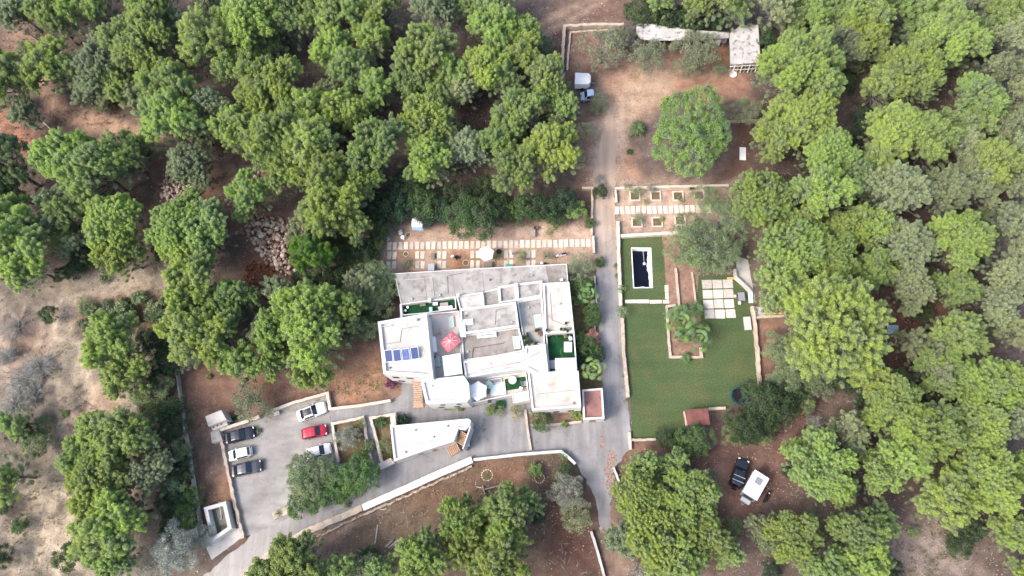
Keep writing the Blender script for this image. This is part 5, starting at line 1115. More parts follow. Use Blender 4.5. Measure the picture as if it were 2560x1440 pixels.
rocks('loose_stones', [[(1500, 0), (1560, 60), (1420, 60), (1340, 100), (1310, 90), (1480, -20)], [(1580, 1105), (1645, 1105), (1650, 1170), (1570, 1180)], [(1940, 960), (2070, 960), (2000, 1100), (1940, 1110)],
      [(1180, 1150), (1400, 1135), (1420, 1170), (1200, 1190)], [(2190, 1290), (2400, 1290), (2380, 1340), (2200, 1330)], [(30, 60), (60, 220), (10, 240), (0, 100)]], 1.6, .04, .16, mR3, 'scattered pale field stones', 5)
rocks('loose_stones', [[(700, 1385), (880, 1300), (1180, 1165), (1186, 1172), (890, 1312), (705, 1400), (620, 1445), (600, 1440)]], 6, .06, .16, mR3, 'crumbled stones along the drive wall', 6)
rocks('loose_stones', [[(1405, 180), (1412, 66), (1556, 62), (1556, 72), (1424, 78), (1418, 178)], [(1455, 330), (1484, 330), (1484, 470), (1455, 465)]], 5, .05, .14, mR3, 'rubble filling between the two enclosure walls', 7)
mT = leaf_mat('dry_grass', .4, .2)
def tufts(name, polys, n, col, label, seed, hh=.28):
    rs = np.random.RandomState(seed); Vs = []; Ts = []
    for pl in polys:
        q = poly(pl); xs = [p.x for p in q]; ys = [p.y for p in q]; k = int(n * abs(area(q)))
        X = rs.uniform(min(xs), max(xs), k * 3); Y = rs.uniform(min(ys), max(ys), k * 3); keep = (seg_sdf(X, Y, q) < rs.uniform(-1.5, .8, k * 3)) & (fbm(X, Y, 3.5, seed, 3) > .47); X = X[keep][:k]; Y = Y[keep][:k]; G = ground_z(X, Y)
        m_ = 9; N = len(X) * m_; ci = np.repeat(np.arange(len(X)), m_); a = rs.rand(N) * 6.283; r = rs.rand(N) * .22; l = hh * (.5 + rs.rand(N)); 
        b0 = np.stack([X[ci] + r * np.cos(a), Y[ci] + r * np.sin(a), G[ci]], 1); tip = b0 + np.stack([np.cos(a) * l * .8, np.sin(a) * l * .8, l * .8], 1); sd = np.stack([-np.sin(a), np.cos(a), 0 * a], 1) * .035
        Vs.append(np.stack([b0 - sd, (b0 + tip) / 2 - sd + [0, 0, .05], tip, (b0 + tip) / 2 + sd + [0, 0, .05]], 1).reshape(-1, 3)); Ts.append(np.repeat(rs.rand(N), 4))
    V = np.concatenate(Vs); F = np.arange(len(V)).reshape(-1, 4); o = np_mesh(name, V, F, mT, attr={'tint': np.concatenate(Ts)}); o.color = (*col, 1); return tag(o, label, None, None, 'stuff')
tufts('dry_grass', [[(900, 1290), (1180, 1170), (1400, 1140), (1430, 1200), (1320, 1260), (1200, 1240), (1000, 1330), (880, 1440), (700, 1440), (800, 1350)]], 1.6, (.20, .15, .085), 'dry brown grass in the lower field', 21)
tufts('dry_grass', [[(0, 860), (440, 860), (440, 1000), (240, 1100), (200, 1440), (0, 1440)]], .9, (.20, .175, .10), 'sparse dry scrub on the eroded slope', 26, .35)
tufts('dry_grass', [[(160, 740), (420, 720), (440, 860), (300, 850), (200, 850)], [(1920, 960), (2080, 960), (1990, 1080), (1930, 1070)], [(2180, 1290), (2400, 1290), (2420, 1440), (2160, 1440)], [(440, 1040), (520, 1040), (560, 1260), (500, 1340), (460, 1150)]], 1.5, (.18, .155, .08), 'dry tufts on the open slopes', 22)
tufts('weeds', [[(836, 1064), (904, 1050), (924, 1148), (852, 1156)], [(932, 1052), (986, 1044), (975, 1064), (980, 1148), (962, 1156)], [(1575, 478), (1612, 478), (1612, 500), (1575, 500)], [(1425, 800), (1490, 800), (1500, 880), (1440, 900)], [(700, 1020), (960, 900), (960, 1000), (820, 1005)]], 3.0, (.15, .19, .06), 'weeds in the garden plots', 23, .2)
tufts('weeds', [[(1236, 1008), (1262, 1004), (1262, 1045), (1240, 1040)], [(1196, 1075), (1222, 1056), (1222, 1082), (1196, 1108)], [(1272, 1036), (1316, 1030), (1318, 1090), (1296, 1074)], [(1545, 600), (1550, 600), (1574, 1080), (1570, 1080)], [(1325, 1080), (1360, 1075), (1350, 1110), (1328, 1115)]], 4.0, (.17, .22, .07), 'weeds sprouting through the forecourt surface', 25, .13)
def twigs(name, polys, n, label, seed):
    rs = np.random.RandomState(seed); Vs = []
    for pl in polys:
        q = poly(pl); xs = [p.x for p in q]; ys = [p.y for p in q]; k = int(n * abs(area(q))); X = rs.uniform(min(xs), max(xs), k * 3); Y = rs.uniform(min(ys), max(ys), k * 3); keep = (seg_sdf(X, Y, q) < 0); X = X[keep][:k]; Y = Y[keep][:k]; G = ground_z(X, Y) + .03
        N = len(X); a = rs.rand(N) * 6.283; l = .25 + 1.3 * rs.rand(N) ** 3; d = np.stack([np.cos(a) * l, np.sin(a) * l, .04 + 0 * a], 1); s = np.stack([-np.sin(a), np.cos(a), 0 * a], 1) * .03; c0 = np.stack([X, Y, G], 1); bow = s * rs.normal(size=(N, 1)) * 2.5
        Vs.append(np.stack([c0 - d / 2, c0 + s * .8 + bow + [0, 0, .05], c0 + d / 2, c0 - s * .8 + bow + [0, 0, .02]], 1).reshape(-1, 3))
    V = np.concatenate(Vs); return tag(np_mesh(name, V, np.arange(len(V)).reshape(-1, 4), M['twig']), label, None, None, 'stuff')
FOREST = [[(0, 0), (1300, 0), (1480, 60), (1300, 400), (900, 560), (400, 740), (0, 860)], [(1900, 0), (2560, 0), (2560, 1440), (1700, 1440), (1650, 1120), (1950, 1050), (2100, 950), (1950, 700), (1900, 400)], [(0, 860), (440, 860), (500, 1440), (0, 1440)], [(880, 1300), (1400, 1160), (1540, 1440), (700, 1440)], [(440, 900), (960, 900), (960, 1000), (540, 1060)]]
twigs('leaf_litter', [[(1546, 600), (1553, 600), (1574, 1000), (1566, 1000)], [(1497, 760), (1503, 760), (1513, 970), (1507, 970)], [(1330, 1068), (1455, 1058), (1456, 1068), (1332, 1080)], [(560, 1095), (572, 1090), (612, 1330), (602, 1335)], [(900, 1262), (1175, 1140), (1178, 1150), (904, 1272)], [(1185, 1138), (1400, 1120), (1402, 1130), (1186, 1148)], [(640, 1050), (815, 992), (816, 1002), (645, 1062)], [(730, 1290), (930, 1240), (940, 1255), (740, 1310)]], 3.5, 'fallen leaves and sticks gathered along the pavement edges', 33)
twigs('twig_litter', FOREST, 1.1, 'bleached twigs and dead wood strewn over the soil', 31)
rocks('loose_stones', FOREST[:1] + FOREST[1:4], .35, .04, .15, mR3, 'single pale stones strewn over the forest soil', 32)
tufts('undergrowth', [[(0, 0), (1300, 0), (1300, 400), (900, 460), (400, 640), (0, 760)], [(1930, 0), (2560, 0), (2560, 1440), (2150, 1440), (2150, 1270), (1950, 1130), (2100, 950), (2300, 860), (2200, 740), (1950, 700), (2020, 400)]], .35, (.13, .115, .065), 'sparse undergrowth on the forest floor', 24, .45)
# ------------------------------------------------------------------ vehicles
def paint(name, c, metal=.0, rough=.28): return mat(name, c, rough=rough, metal=metal, spec=.5)
M['cblack'] = paint('black_paint', (.035, .042, .055), .55, .25); M['cwhite'] = paint('white_paint', (.80, .80, .80), 0, .35); M['cred'] = paint('red_paint', (.36, .018, .045), .1, .3)
M['cgrey'] = paint('graphite_paint', (.075, .083, .10), .55, .28); M['cblue'] = paint('pale_blue_paint', (.33, .45, .60), .1, .35); M['lamp'] = mat('lamp_glass', (.7, .7, .68), rough=.15); M['rlamp'] = mat('red_lamp', (.35, .01, .01), rough=.2)
def car(name, label, pf, pr, colr, width=1.8, kind='sedan', roofm=None, pano=False, rails=False, cat='car', h=1.45):
    """pr rear px, pf front px"""
    a, b = P(*pr, .5), P(*pf, .5); L_ = (b - a).length; c = (a + b) / 2; rz = math.atan2(b.y - a.y, b.x - a.x)
    t = thing(name, label, cat, (c.x, c.y, .012), rz, 'cars parked on the estate'); hw = width / 2
    prof = {'sedan': [(-.5, .50), (-.49, .80), (-.44, .95), (-.36, 1.0), (-.22, h - .08), (-.08, h), (.06, h - .02), (.22, 1.0), (.36, .92), (.46, .78), (.495, .6), (.5, .45)],
            'hatch': [(-.5, .5), (-.49, .85), (-.46, 1.0), (-.38, h - .10), (-.28, h), (-.05, h + .01), (.08, h - .03), (.27, .98), (.38, .90), (.465, .78), (.495, .6), (.5, .45)],
            'suv': [(-.5, .55), (-.49, .95), (-.475, 1.1), (-.44, h - .10), (-.36, h), (-.05, h), (.05, h - .05), (.17, 1.12), (.36, 1.05), (.47, .95), (.495, .7), (.5, .5)]}[kind]
    def zt(u):
        for (u0, z0), (u1, z1) in zip(prof, prof[1:]):
            if u <= u1: return z0 + (z1 - z0) * (u - u0) / (u1 - u0)
        return prof[-1][1]
    belt = .92 if kind != 'suv' else 1.05
    def S(u, s, off=0.0):
        e = abs(u) * 2; w_ = hw * (1 - .16 * e ** 6 - .02 * e ** 2); z = zt(u); zb = min(belt, z - .06); tum = max(0, min(1, (z - belt) / (h - belt))) if z > belt else 0
        wr = w_ * (.93 - .13 * tum); k = abs(s); sg = 1 if s >= 0 else -1
        nodes = [(0, 0, z + .015), (.5, wr * .72, z), (.62, wr * .95, z - .035), (.68, wr, z - .09 if z - .09 > zb else zb + .01), (.82, w_ * .975, zb), (.92, w_, .58), (1.0, w_ * .96, .26)]
        for (k0, y0, z0), (k1, y1, z1) in zip(nodes, nodes[1:]):
            if k <= k1 + 1e-9:
                q = (k - k0) / (k1 - k0); y = y0 + (y1 - y0) * q; zz = z0 + (z1 - z0) * q; break
        p = Vector((u * L_, sg * y, zz))
        return p + Vector((0, sg * off * (k > .64), off))
    def grid(u0, u1, s0, s1, nu, ns, off, nm, m, skirt=0):
        bm = bmesh.new(); G = [[bm.verts.new(S(u0 + (u1-u0) * i / nu, s0 + (s1-s0) * j / ns, off)) for j in range(ns + 1)] for i in range(nu + 1)]
        for i in range(nu):
            for j in range(ns): bm.faces.new((G[i][j], G[i+1][j], G[i+1][j+1], G[i][j+1]))
        if skirt:
            bm.faces.new([G[0][j] for j in range(ns + 1)]); bm.faces.new([G[nu][j] for j in range(ns, -1, -1)]); bm.faces.new([G[i][0] for i in range(nu, -1, -1)] + [G[i][ns] for i in range(nu + 1)])
        return obj(nm, bm, m, t, smooth=not skirt)
    bd = grid(-.5, .5, -1, 1, 60, 36, 0, 'body', colr, 1)
    for f in bd.data.polygons: f.use_smooth = len(f.vertices) == 4
    i_ = {'sedan': ((.07, .205), (-.35, -.225)), 'hatch': ((.09, .255), (-.455, -.385)), 'suv': ((.055, .155), (-.472, -.44))}[kind]
    grid(*i_[0], -.60, .60, 6, 12, .012, 'windshield', M['glass']); grid(*i_[1], -.58, .58, 4, 12, .012, 'rear_window', M['glass'])
    us = {'sedan': (-.26, -.08, -.07, .10), 'hatch': (-.36, -.10, -.09, .12), 'suv': (-.41, -.15, -.14, .06)}[kind]
    for sg in (-1, 1):
        for q in (0, 2):
            grid(us[q], us[q+1], *((.69, .81) if sg > 0 else (-.81, -.69)), 5, 2, .012, 'side_window', M['glass'])
    if pano: grid(-.24, .05, -.50, .50, 8, 8, .02, 'glass_roof', M['glass'])
    if rails:
        for u in (-.30, -.14): p = S(u, 0); box('roof_rail', (.07, hw * 1.75, .05), M['alu'], t, (p.x, 0, h + .06))
    elif kind == 'sedan' or kind == 'hatch':
        for sg in (-1, 1):
            bm = bmesh.new(); cyl(bm, S(-.28, sg * .6) + Vector((0, 0, .03)), S(.04, sg * .6) + Vector((0, 0, .03)), .018, n=5); obj('roof_trim', bm, colr, t)
    for sg in (-1, 1):
        p = S(.465, sg * .55); box('headlight', (.30, .30, .08), M['lamp'], t, (.452 * L_, sg * hw * .66, p.z - .055), 0, .02)
        box('tail_light', (.12, .26, .14), M['rlamp'], t, (-.482 * L_, sg * hw * .66, .72), 0, .02)
        q = S(.12, sg * .82); box('mirror', (.12, .20, .12), colr, t, (q.x, q.y + sg * .09, q.z - .02), 0, .03)
        for u in (.31, -.30):
            bm = bmesh.new(); cyl(bm, (u * L_, sg * (hw - .23), .32), (u * L_, sg * (hw - .02), .32), .32, n=18); wh = obj('wheel', bm, M['rubber'], t)
            bm = bmesh.new(); cyl(bm, (u * L_, sg * (hw - .03), .32), (u * L_, sg * (hw - .005), .32), .2, n=12); obj('rim', bm, M['alu'], wh)
    return t
car('parked_car', 'black estate car parked nearest the utility hut with grey-reflecting roof', (638, 1079), (562, 1098), M['cblack'], 1.85, 'sedan')
car('parked_car', 'small white hatchback parked between the two black cars', (573, 1142), (630, 1127), M['cwhite'], 1.6, 'hatch')
car('parked_car', 'dark graphite estate car, lowest of the three against the stone wall', (655, 1163), (578, 1180), M['cgrey'], 1.85, 'sedan')
car('parked_car', 'white car with large dark glass roof beside the angled wall', (815, 1017), (744, 1043), M['cwhite'], 1.85, 'sedan', pano=True)
car('parked_car', 'bright red hatchback parked below the glass-roofed white car', (818, 1074), (755, 1087), M['cred'], 1.75, 'hatch')
car('parked_car', 'white hatchback mostly hidden under the tree beside the olive plot', (828, 1120), (768, 1136), M['cwhite'], 1.7, 'hatch')
g_ = car('off_road_car', 'black off-road car with two silver roof bars beside the white caravan', (1859, 1148), (1835, 1218), M['cblack'], 1.85, 'suv', rails=True, h=1.8)
bm = bmesh.new(); cyl(bm, (-2.25, 0, .9), (-2.42, 0, .9), .33, n=16); obj('spare_wheel', bm, M['rubber'], g_)
car('parked_car', 'pale blue small van half hidden by the olive near the covered trailer', (1452, 243), (1489, 240), M['cblue'], 1.6, 'hatch', h=1.7)
# caravan
p0, p1 = P(1872, 1237, 0), P(1904, 1180, 0); L_ = 3.9; rz = math.atan2(p1.y - p0.y, p1.x - p0.x); c = P(1880, 1216, .2)
t = thing('caravan', 'small white box caravan with dark roof hatch parked on the red earth', 'caravan', (c.x, c.y, .01), rz)
bm = bmesh.new(); bx(bm, -1.95, 1.75, -1.02, 1.02, .55, 2.25)
for v in bm.verts:
    if v.co.z > 2 and v.co.x < 0: v.co.x += .35
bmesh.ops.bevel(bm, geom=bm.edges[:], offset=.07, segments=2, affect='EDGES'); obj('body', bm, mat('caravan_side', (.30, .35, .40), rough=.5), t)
box('roof', (3.5, 2.16, .12), M['cwhite'], t, (.1, 0, 2.22), 0, .03); box('roof_hatch', (.95, .9, .08), M['fabricl'], t, (.75, -.05, 2.34), 0, .02)
box('front_window', (.05, 1.5, .6), M['glass'], t, (-1.83, 0, 1.3)); box('side_window', (1.3, .04, .6), M['glass'], t, (-.6, 1.03, 1.2)); box('side_window', (.8, .04, .6), M['glass'], t, (.9, 1.03, 1.2))
box('gas_locker', (.6, 1.3, .7), M['fabricg'], t, (-2.3, 0, .6), 0, .04); bm = bmesh.new(); cyl(bm, (-2.0, .5, .5), (-3.0, 0, .5), .05, n=6); cyl(bm, (-2.0, -.5, .5), (-3.0, 0, .5), .05, n=6); obj('drawbar', bm, M['metal'], t)
box('awning_rail', (3.2, .06, .06), M['alu'], t, (-.1, 1.1, 2.0))
for sg in (-1, 1):
    bm = bmesh.new(); cyl(bm, (-.2, sg * .75, .33), (-.2, sg * .98, .33), .33, n=16); obj('wheel', bm, M['rubber'], t)
# covered trailer
c = P(1456, 206, .6); t = thing('covered_trailer', 'white covered trailer with rounded nose parked under the olive enclosure', 'trailer', (c.x, c.y, 0), -.05)
bm = bmesh.new(); o_ = [(-1.25, -1.1), (1.0, -1.1), (1.35, -.6), (1.35, .5), (1.0, 1.0), (-1.25, 1.1)]; prism_bm([Vector(p) for p in o_], .4, 1.75, bm); bmesh.ops.remove_doubles(bm, verts=bm.verts[:], dist=.001); obj('body', bm, M['fabricw'], t)
bm = bmesh.new(); rr = [bm.verts.new((x * 1.02, y * 1.02, 1.76)) for x, y in o_]; r1_ = bm.verts.new((-1.2, 0, 2.05)); r2_ = bm.verts.new((.95, 0, 2.0))
for f in ((rr[0], rr[1], r2_, r1_), (rr[1], rr[2], r2_), (rr[2], rr[3], r2_), (rr[3], rr[4], r2_), (rr[4], rr[5], r1_, r2_), (rr[5], rr[0], r1_)): bm.faces.new(f)
obj('cover', bm, M['plastw'], t)
for sg in (-1, 1): bm = bmesh.new(); cyl(bm, (0, sg * 1.12, .3), (0, sg * 1.3, .3), .3, n=14); obj('wheel', bm, M['rubber'], t)
bm = bmesh.new(); cyl(bm, (1.3, 0, .45), (2.2, 0, .4), .05, n=6); obj('drawbar', bm, M['metal'], t)
# motor scooters
def scooter(label, pf, pr, cw):
    a, b = P(*pr, .4), P(*pf, .4); c = (a + b) / 2; rz = math.atan2(b.y - a.y, b.x - a.x); t = thing('motor_scooter', label, 'motor scooter', (c.x, c.y, .0), rz, 'motor scooters')
    for x in (-.65, .65): bm = bmesh.new(); cyl(bm, (x, -.06, .26), (x, .06, .26), .26, n=16); obj('wheel', bm, M['rubber'], t)
    bm = bmesh.new(); bx(bm, -.8, -.1, -.2, .2, .35, .72); bx(bm, -.1, .45, -.17, .17, .25, .36); bmesh.ops.bevel(bm, geom=bm.edges[:], offset=.05, segments=2, affect='EDGES'); obj('body', bm, cw, t)
    box('seat', (.75, .3, .12), M['black'], t, (-.45, 0, .73), 0, .04); bm = bmesh.new(); cyl(bm, (.62, 0, .3), (.42, 0, 1.0), .04, n=6); cyl(bm, (.42, -.33, 1.0), (.42, .33, 1.0), .025, n=6); obj('handlebar', bm, M['dmetal'], t)
    box('leg_shield', (.08, .42, .6), cw, t, (.45, 0, .36), 0, .03); box('headlight', (.12, .18, .14), M['lamp'], t, (.52, 0, .88), 0, .03); box('mudguard', (.4, .14, .05), cw, t, (.66, 0, .54), 0, .02); return t
scooter('black and white motor scooter parked on the bare soil of the walled garden', (1388, 642), (1418, 634), M['plastw'])
scooter('black motorbike standing on red earth beside the white caravan', (1922, 1231), (1911, 1253), M['black'])

# ------------------------------------------------------------------ furniture and small things
def pix(px, py, z): p = P(px, py, z); return (p.x, p.y, 0)
def legs4(t, sx, sy, h, m, r=.03, z0=0):
    for x in (-1, 1):
        for y in (-1, 1): bm = bmesh.new(); cyl(bm, (x * sx, y * sy, z0), (x * sx, y * sy, h), r, n=6); obj('leg', bm, m, t)
def table(px, py, zf, sx, sy, m, label, rz=0, h=.72, round_=False, name='garden_table', cat='table', th=.05, legm=None):
    p = P(px, py, zf + h); t = thing(name, label, cat, (p.x, p.y, zf), rz)
    if round_: bm = bmesh.new(); lathe(bm, [(0, h - th), (sx, h - th), (sx, h), (0, h)], 24); obj('table_top', bm, m, t); bm = bmesh.new(); cyl(bm, (0, 0, .03), (0, 0, h - th), .05, n=8); cyl(bm, (0, 0, 0), (0, 0, .04), sx * .5, n=14); obj('pedestal', bm, legm or m, t)
    else: box('table_top', (sx, sy, th), m, t, (0, 0, h - th), 0, .015); legs4(t, sx / 2 - .07, sy / 2 - .07, h - th, legm or m)
    return t
def chair(px, py, zf, m, label, rz=0, name='garden_chair', cat='chair', w_=.5):
    p = P(px, py, zf + .5); t = thing(name, label, cat, (p.x, p.y, zf), rz); box('seat', (w_, w_, .06), m, t, (0, 0, .42), 0, .02); box('backrest', (.06, w_, .48), m, t, (-w_ / 2, 0, .46), 0, .02); legs4(t, w_/2 - .04, w_/2 - .04, .42, m, .02); return t
def parasol_hex(px, py, zf, R, label, h=2.4, n=6, rot=.2):
    p = P(px, py, zf + h); t = thing('parasol', label, 'parasol', (p.x, p.y, zf), rot); bm = bmesh.new(); v0 = bm.verts.new((0, 0, h + .25)); ring = [bm.verts.new((math.cos(2*math.pi*i/n) * R, math.sin(2*math.pi*i/n) * R, h - .12)) for i in range(n)]
    mid = [bm.verts.new((math.cos(2*math.pi*(i+.5)/n) * R * .84, math.sin(2*math.pi*(i+.5)/n) * R * .84, h - .14)) for i in range(n)]
    drop = [bm.verts.new(v.co * 1 + Vector((0, 0, -.16))) for v in ring]; dm = [bm.verts.new(v.co * 1 + Vector((0, 0, -.16))) for v in mid]
    for i in range(n):
        j = (i + 1) % n; bm.faces.new((v0, ring[i], mid[i])); bm.faces.new((v0, mid[i], ring[j])); bm.faces.new((ring[i], drop[i], dm[i], mid[i])); bm.faces.new((mid[i], dm[i], drop[j], ring[j]))
    obj('canopy', bm, M['fabricw'], t); bm = bmesh.new(); cyl(bm, (0, 0, 0), (0, 0, h + .35), .03, n=8); obj('pole', bm, M['alu'], t); bm = bmesh.new(); lathe(bm, [(0, 0), (.28, 0), (.28, .06), (0, .08)], 14); obj('base', bm, M['greywood'], t); return t
parasol_hex(1215, 633, 0, 1.28, 'open white hexagonal parasol among the slab paths of the walled garden', rot=.35)
parasol_hex(1194, 977, 1.6, 1.45, 'white hexagonal parasol filling the end of the inner house terrace', h=2.2, rot=.5)
# red rectangular parasol, slack cloth
p = P(1125, 853, 5.0); t = thing('parasol', 'slack red square parasol with white stripes on the upper terrace', 'parasol', (p.x, p.y, 2.8), .72); bm = bmesh.new(); n = 12; G = []
for i in range(n + 1):
    row = []
    for j in range(n + 1):
        u, v = i / n * 2 - 1, j / n * 2 - 1; r_ = max(abs(u), abs(v)); z = 2.35 - .42 * r_ ** 1.5 + .05 * math.sin(9 * u + 3 * v) * r_ - .12 * abs(u * v); row.append(bm.verts.new((u * (1.3 - .22 * abs(v) * (1 - abs(u))), v * (1.05 - .18 * abs(u) * (1 - abs(v))), z)))
    G.append(row)
for i in range(n):
    for j in range(n): bm.faces.new((G[i][j], G[i+1][j], G[i+1][j+1], G[i][j+1]))
obj('canopy', bm, M['redf'], t, smooth=True)
bm = bmesh.new()
for k in range(8):
    a = k * math.pi / 4 + .1; prev = Vector((0, 0, 2.39))
    for q in (.5, .95): 
        u, v = math.cos(a) * q, math.sin(a) * q; e = Vector((u * 1.2, v * .95, 2.41 - .42 * max(abs(u), abs(v)) ** 1.5)); cyl(bm, prev, e, .022, n=4); prev = e
obj('stripes', bm, M['fabricw'], t); bm = bmesh.new(); cyl(bm, (0, 0, 0), (0, 0, 2.5), .03, n=8); obj('pole', bm, M['alu'], t)
# folded parasol
p = P(1279, 628, .9); t = thing('parasol', 'folded white parasol standing on the slab path', 'parasol', (p.x, p.y - .35, 0), 0); bm = bmesh.new(); lathe(bm, [(0, .7), (.30, .75), (.24, 1.4), (.13, 2.1), (.04, 2.4), (0, 2.45)], 10); obj('canopy', bm, M['fabricw'], t)
bm = bmesh.new(); cyl(bm, (0, 0, 0), (0, 0, .8), .03, n=6); obj('pole', bm, M['alu'], t)
# pergola
def pergola(px, py, zf, sx, sy, h, m, label, rz, split=True, name='pergola'):
    p = P(px, py, zf + h); t = thing(name, label, 'pergola' if name == 'pergola' else 'canopy', (p.x, p.y, zf), rz)
    if split:
        box('roof_panel', (sx / 2 - .02, sy, .06), m, t, (-sx / 4, 0, h)); box('roof_panel', (sx / 2 - .02, sy, .06), m, t, (sx / 4, 0, h))
    else:
        bm = bmesh.new(); v = [bm.verts.new((x * sx / 2, y * sy / 2, h - .1)) for x, y in ((-1, -1), (1, -1), (1, 1), (-1, 1))]; c2 = bm.verts.new((0, 0, h + .14)); w2 = [bm.verts.new((x * sx / 2, y * sy / 2, h - .26)) for x, y in ((-1, -1), (1, -1), (1, 1), (-1, 1))]
        for i in range(4): bm.faces.new((v[i], v[(i+1) % 4], c2)); bm.faces.new((w2[i], w2[(i+1) % 4], v[(i+1) % 4], v[i]))
        obj('canopy', bm, m, t)
    for x in (-1, 1):
        for y in (-1, 1): bm = bmesh.new(); cyl(bm, (x * (sx/2 - .08), y * (sy/2 - .08), 0), (x * (sx/2 - .08), y * (sy/2 - .08), h - .02), .045, n=6); obj('post', bm, M['plastw'], t)
    return t
pergola(1131, 912, 2.8, 2.65, 3.0, 2.1, M['mint'], 'two-panel white pergola on the upper terrace below the red parasol', r0 + .06)
pergola(1415, 911, 2.6, 3.05, 1.95, 2.1, M['fabricg'], 'grey fabric gazebo over the green turf terrace', .03, False, 'gazebo')
box_ = lambda name, label, cat, px, py, z, sx, sy, h, m, rz=0, bev=.02: tag(box(name, (sx, sy, h), m, None, (0, 0, 0), 0, bev), label, cat)
def block_thing(name, label, cat, px, py, zf, sx, sy, h, m, rz=0, lid=None, group=None):
    p = P(px, py, zf + h); t = thing(name, label, cat, (p.x, p.y, zf), rz, group); box('body', (sx, sy, h), m, t, (0, 0, 0), 0, .02); box('lid', (sx + .05, sy + .05, .05), lid or m, t, (0, 0, h), 0, .015); return t
block_thing('storage_cabinet', 'long white cabinet against the blue-shaded terrace wall', 'cabinet', 1083, 861, 2.8, .85, 2.3, 1.0, M['plastw'], r0 + .08)
t = thing('water_barrel', 'teal barrel beside the long white terrace cabinet', 'barrel', (P(1083, 891, 3.6).x, P(1083, 891, 3.6).y, 2.8)); bm = bmesh.new(); lathe(bm, [(0, 0), (.3, 0), (.34, .45), (.3, .85), (.26, .9), (.1, .92), (0, .92)], 18); obj('body', bm, M['teal'], t, True); bm = bmesh.new(); cyl(bm, (0, 0, .92), (0, 0, .98), .09, n=10); obj('lid', bm, M['black'], t)
# solar panels
pts = [(972, 890), (993, 888.5), (1015, 886.5), (1037, 883)]
for i, (a, b2) in enumerate(pts):
    p = P(a, b2, 6.5); nm = ['standing at the outer roof edge', 'second from the outer roof edge', 'with sky glare painted in, third from the outer edge', 'nearest the raised middle of the roof'][i]
    t = thing('solar_panel', 'dark blue solar panel ' + nm, 'solar panel', (p.x, p.y, 6.1), r0 + .05, 'solar panels on the white roof')
    T = Matrix.Translation((0, 0, .45)) @ Matrix.Rotation(math.radians(14), 4, 'X'); bm = bmesh.new(); bx(bm, -.56, .56, -.86, .86, 0, .05, T)
    obj('frame', bm, M['alu'], t); bm = bmesh.new(); bx(bm, -.51, .51, -.81, .81, .052, .058, T); obj('glass', bm, M['solar'] if i != 2 else mat('solar_painted_glare', (.10, .15, .34), (.05, .08, .22), scale=1.5, rough=.2), t)  # third panel's paler glass colour paints the sky glare in
    for x in (-.5, .5):
        bm = bmesh.new(); cyl(bm, (x, -.75, 0), (x, -.8, .28), .025, n=5); cyl(bm, (x, .78, 0), (x, .8, .62), .025, n=5); obj('stand', bm, M['metal'], t)
# north-west grass terrace
def sofa(px, py, zf, L2, D, m, label, rz, cush=None):
    p = P(px, py, zf + .4); t = thing('garden_sofa', label, 'sofa', (p.x, p.y, zf), rz); box('seat', (L2, D, .35), m, t, (0, 0, .05), 0, .04); box('backrest', (L2, .16, .45), m, t, (0, D / 2, .3), 0, .04)
    for i in (-1, 0, 1): box('cushion', (L2 / 3 - .04, D - .12, .12), cush or m, t, (i * L2 / 3, -.04, .41), 0, .04)
    return t
sofa(1114, 773, 2.5, 2.2, .6, M['fabricw'], 'pale sofa with pink cushions on the turf roof terrace', r0, mat('pink_cushion', (.72, .52, .62), rough=.9))
table(1110, 761, 2.5, 1.25, .6, M['gwood2'], 'beige low table before the pink-cushioned sofa', r0, .4); block_thing('storage_box', 'small white box by the wall of the turf roof terrace', 'storage box', 1088, 759, 2.5, .7, .4, .5, M['plastw'], r0)
table(1077, 776, 2.5, .5, 1.1, M['paleglass'], 'narrow glass table standing across the turf roof terrace', r0, .5); table(1057, 762, 2.5, .9, .4, M['greywood'], 'dark slatted side table on the turf roof terrace', r0, .4)
for a, b2, s in ((1013, 776, 'lower of the pair near the end wall'), (1019, 768, 'upper of the pair near the end wall')): table(a, b2, 2.5, .2, .2, M['plastw'], 'small round white stool, ' + s, 0, .4, True, 'stool', 'stool')
# east turf terrace
block_thing('hot_tub_cover', 'square white covered tub on the green turf terrace', 'tub', 1420, 867, 2.6, 1.1, 1.4, .7, M['plastw'], r0 - .1, M['fabricw'])
block_thing('stool', 'small white cube stool above the covered tub', 'stool', 1426, 846, 2.6, .45, .45, .45, M['fabricw'], r0); block_thing('storage_box', 'slate blue storage box left of the grey gazebo', 'storage box', 1380, 911, 2.6, 1.0, 1.25, .7, M['fabricl'], r0 - .1)
bm = bmesh.new(); prev = None
for i in range(26):
    u = i / 25; px_ = 1406 - 6 * math.sin(u * 3.1) + 2 * u; py_ = 870 + 22 * u; p = P(px_, py_, 2.64)
    if prev: cyl(bm, prev, p, .02, n=5, cap=False)
    prev = p.copy()
tag(obj('garden_hose', bm, M['frondstem']), 'thin green hose curling on the turf terrace', 'hose')
def pot(px, py, zf, r, tone, label, group, leaf=True, pm='pot'):
    p = P(px, py, zf + .3); t = thing('potted_plant', label, 'potted plant', (p.x, p.y, zf), 0, group); bm = bmesh.new(); lathe(bm, [(0, 0), (r * .7, 0), (r, .35), (r * .85, .35), (r * .8, .28), (0, .28)], 14); obj('pot', bm, M[pm], t)
    if leaf:
        o = bpy.data.objects.new('foliage', PROTO['bush%d' % (int(px) % 2)]['crown']); COL.objects.link(o); o.parent = t; o.location = (0, 0, .22); s = r / .8 * 1.25; o.scale = (s, s, s); c0 = TONE[tone][0]; o.color = (*c0, 1)
    return t
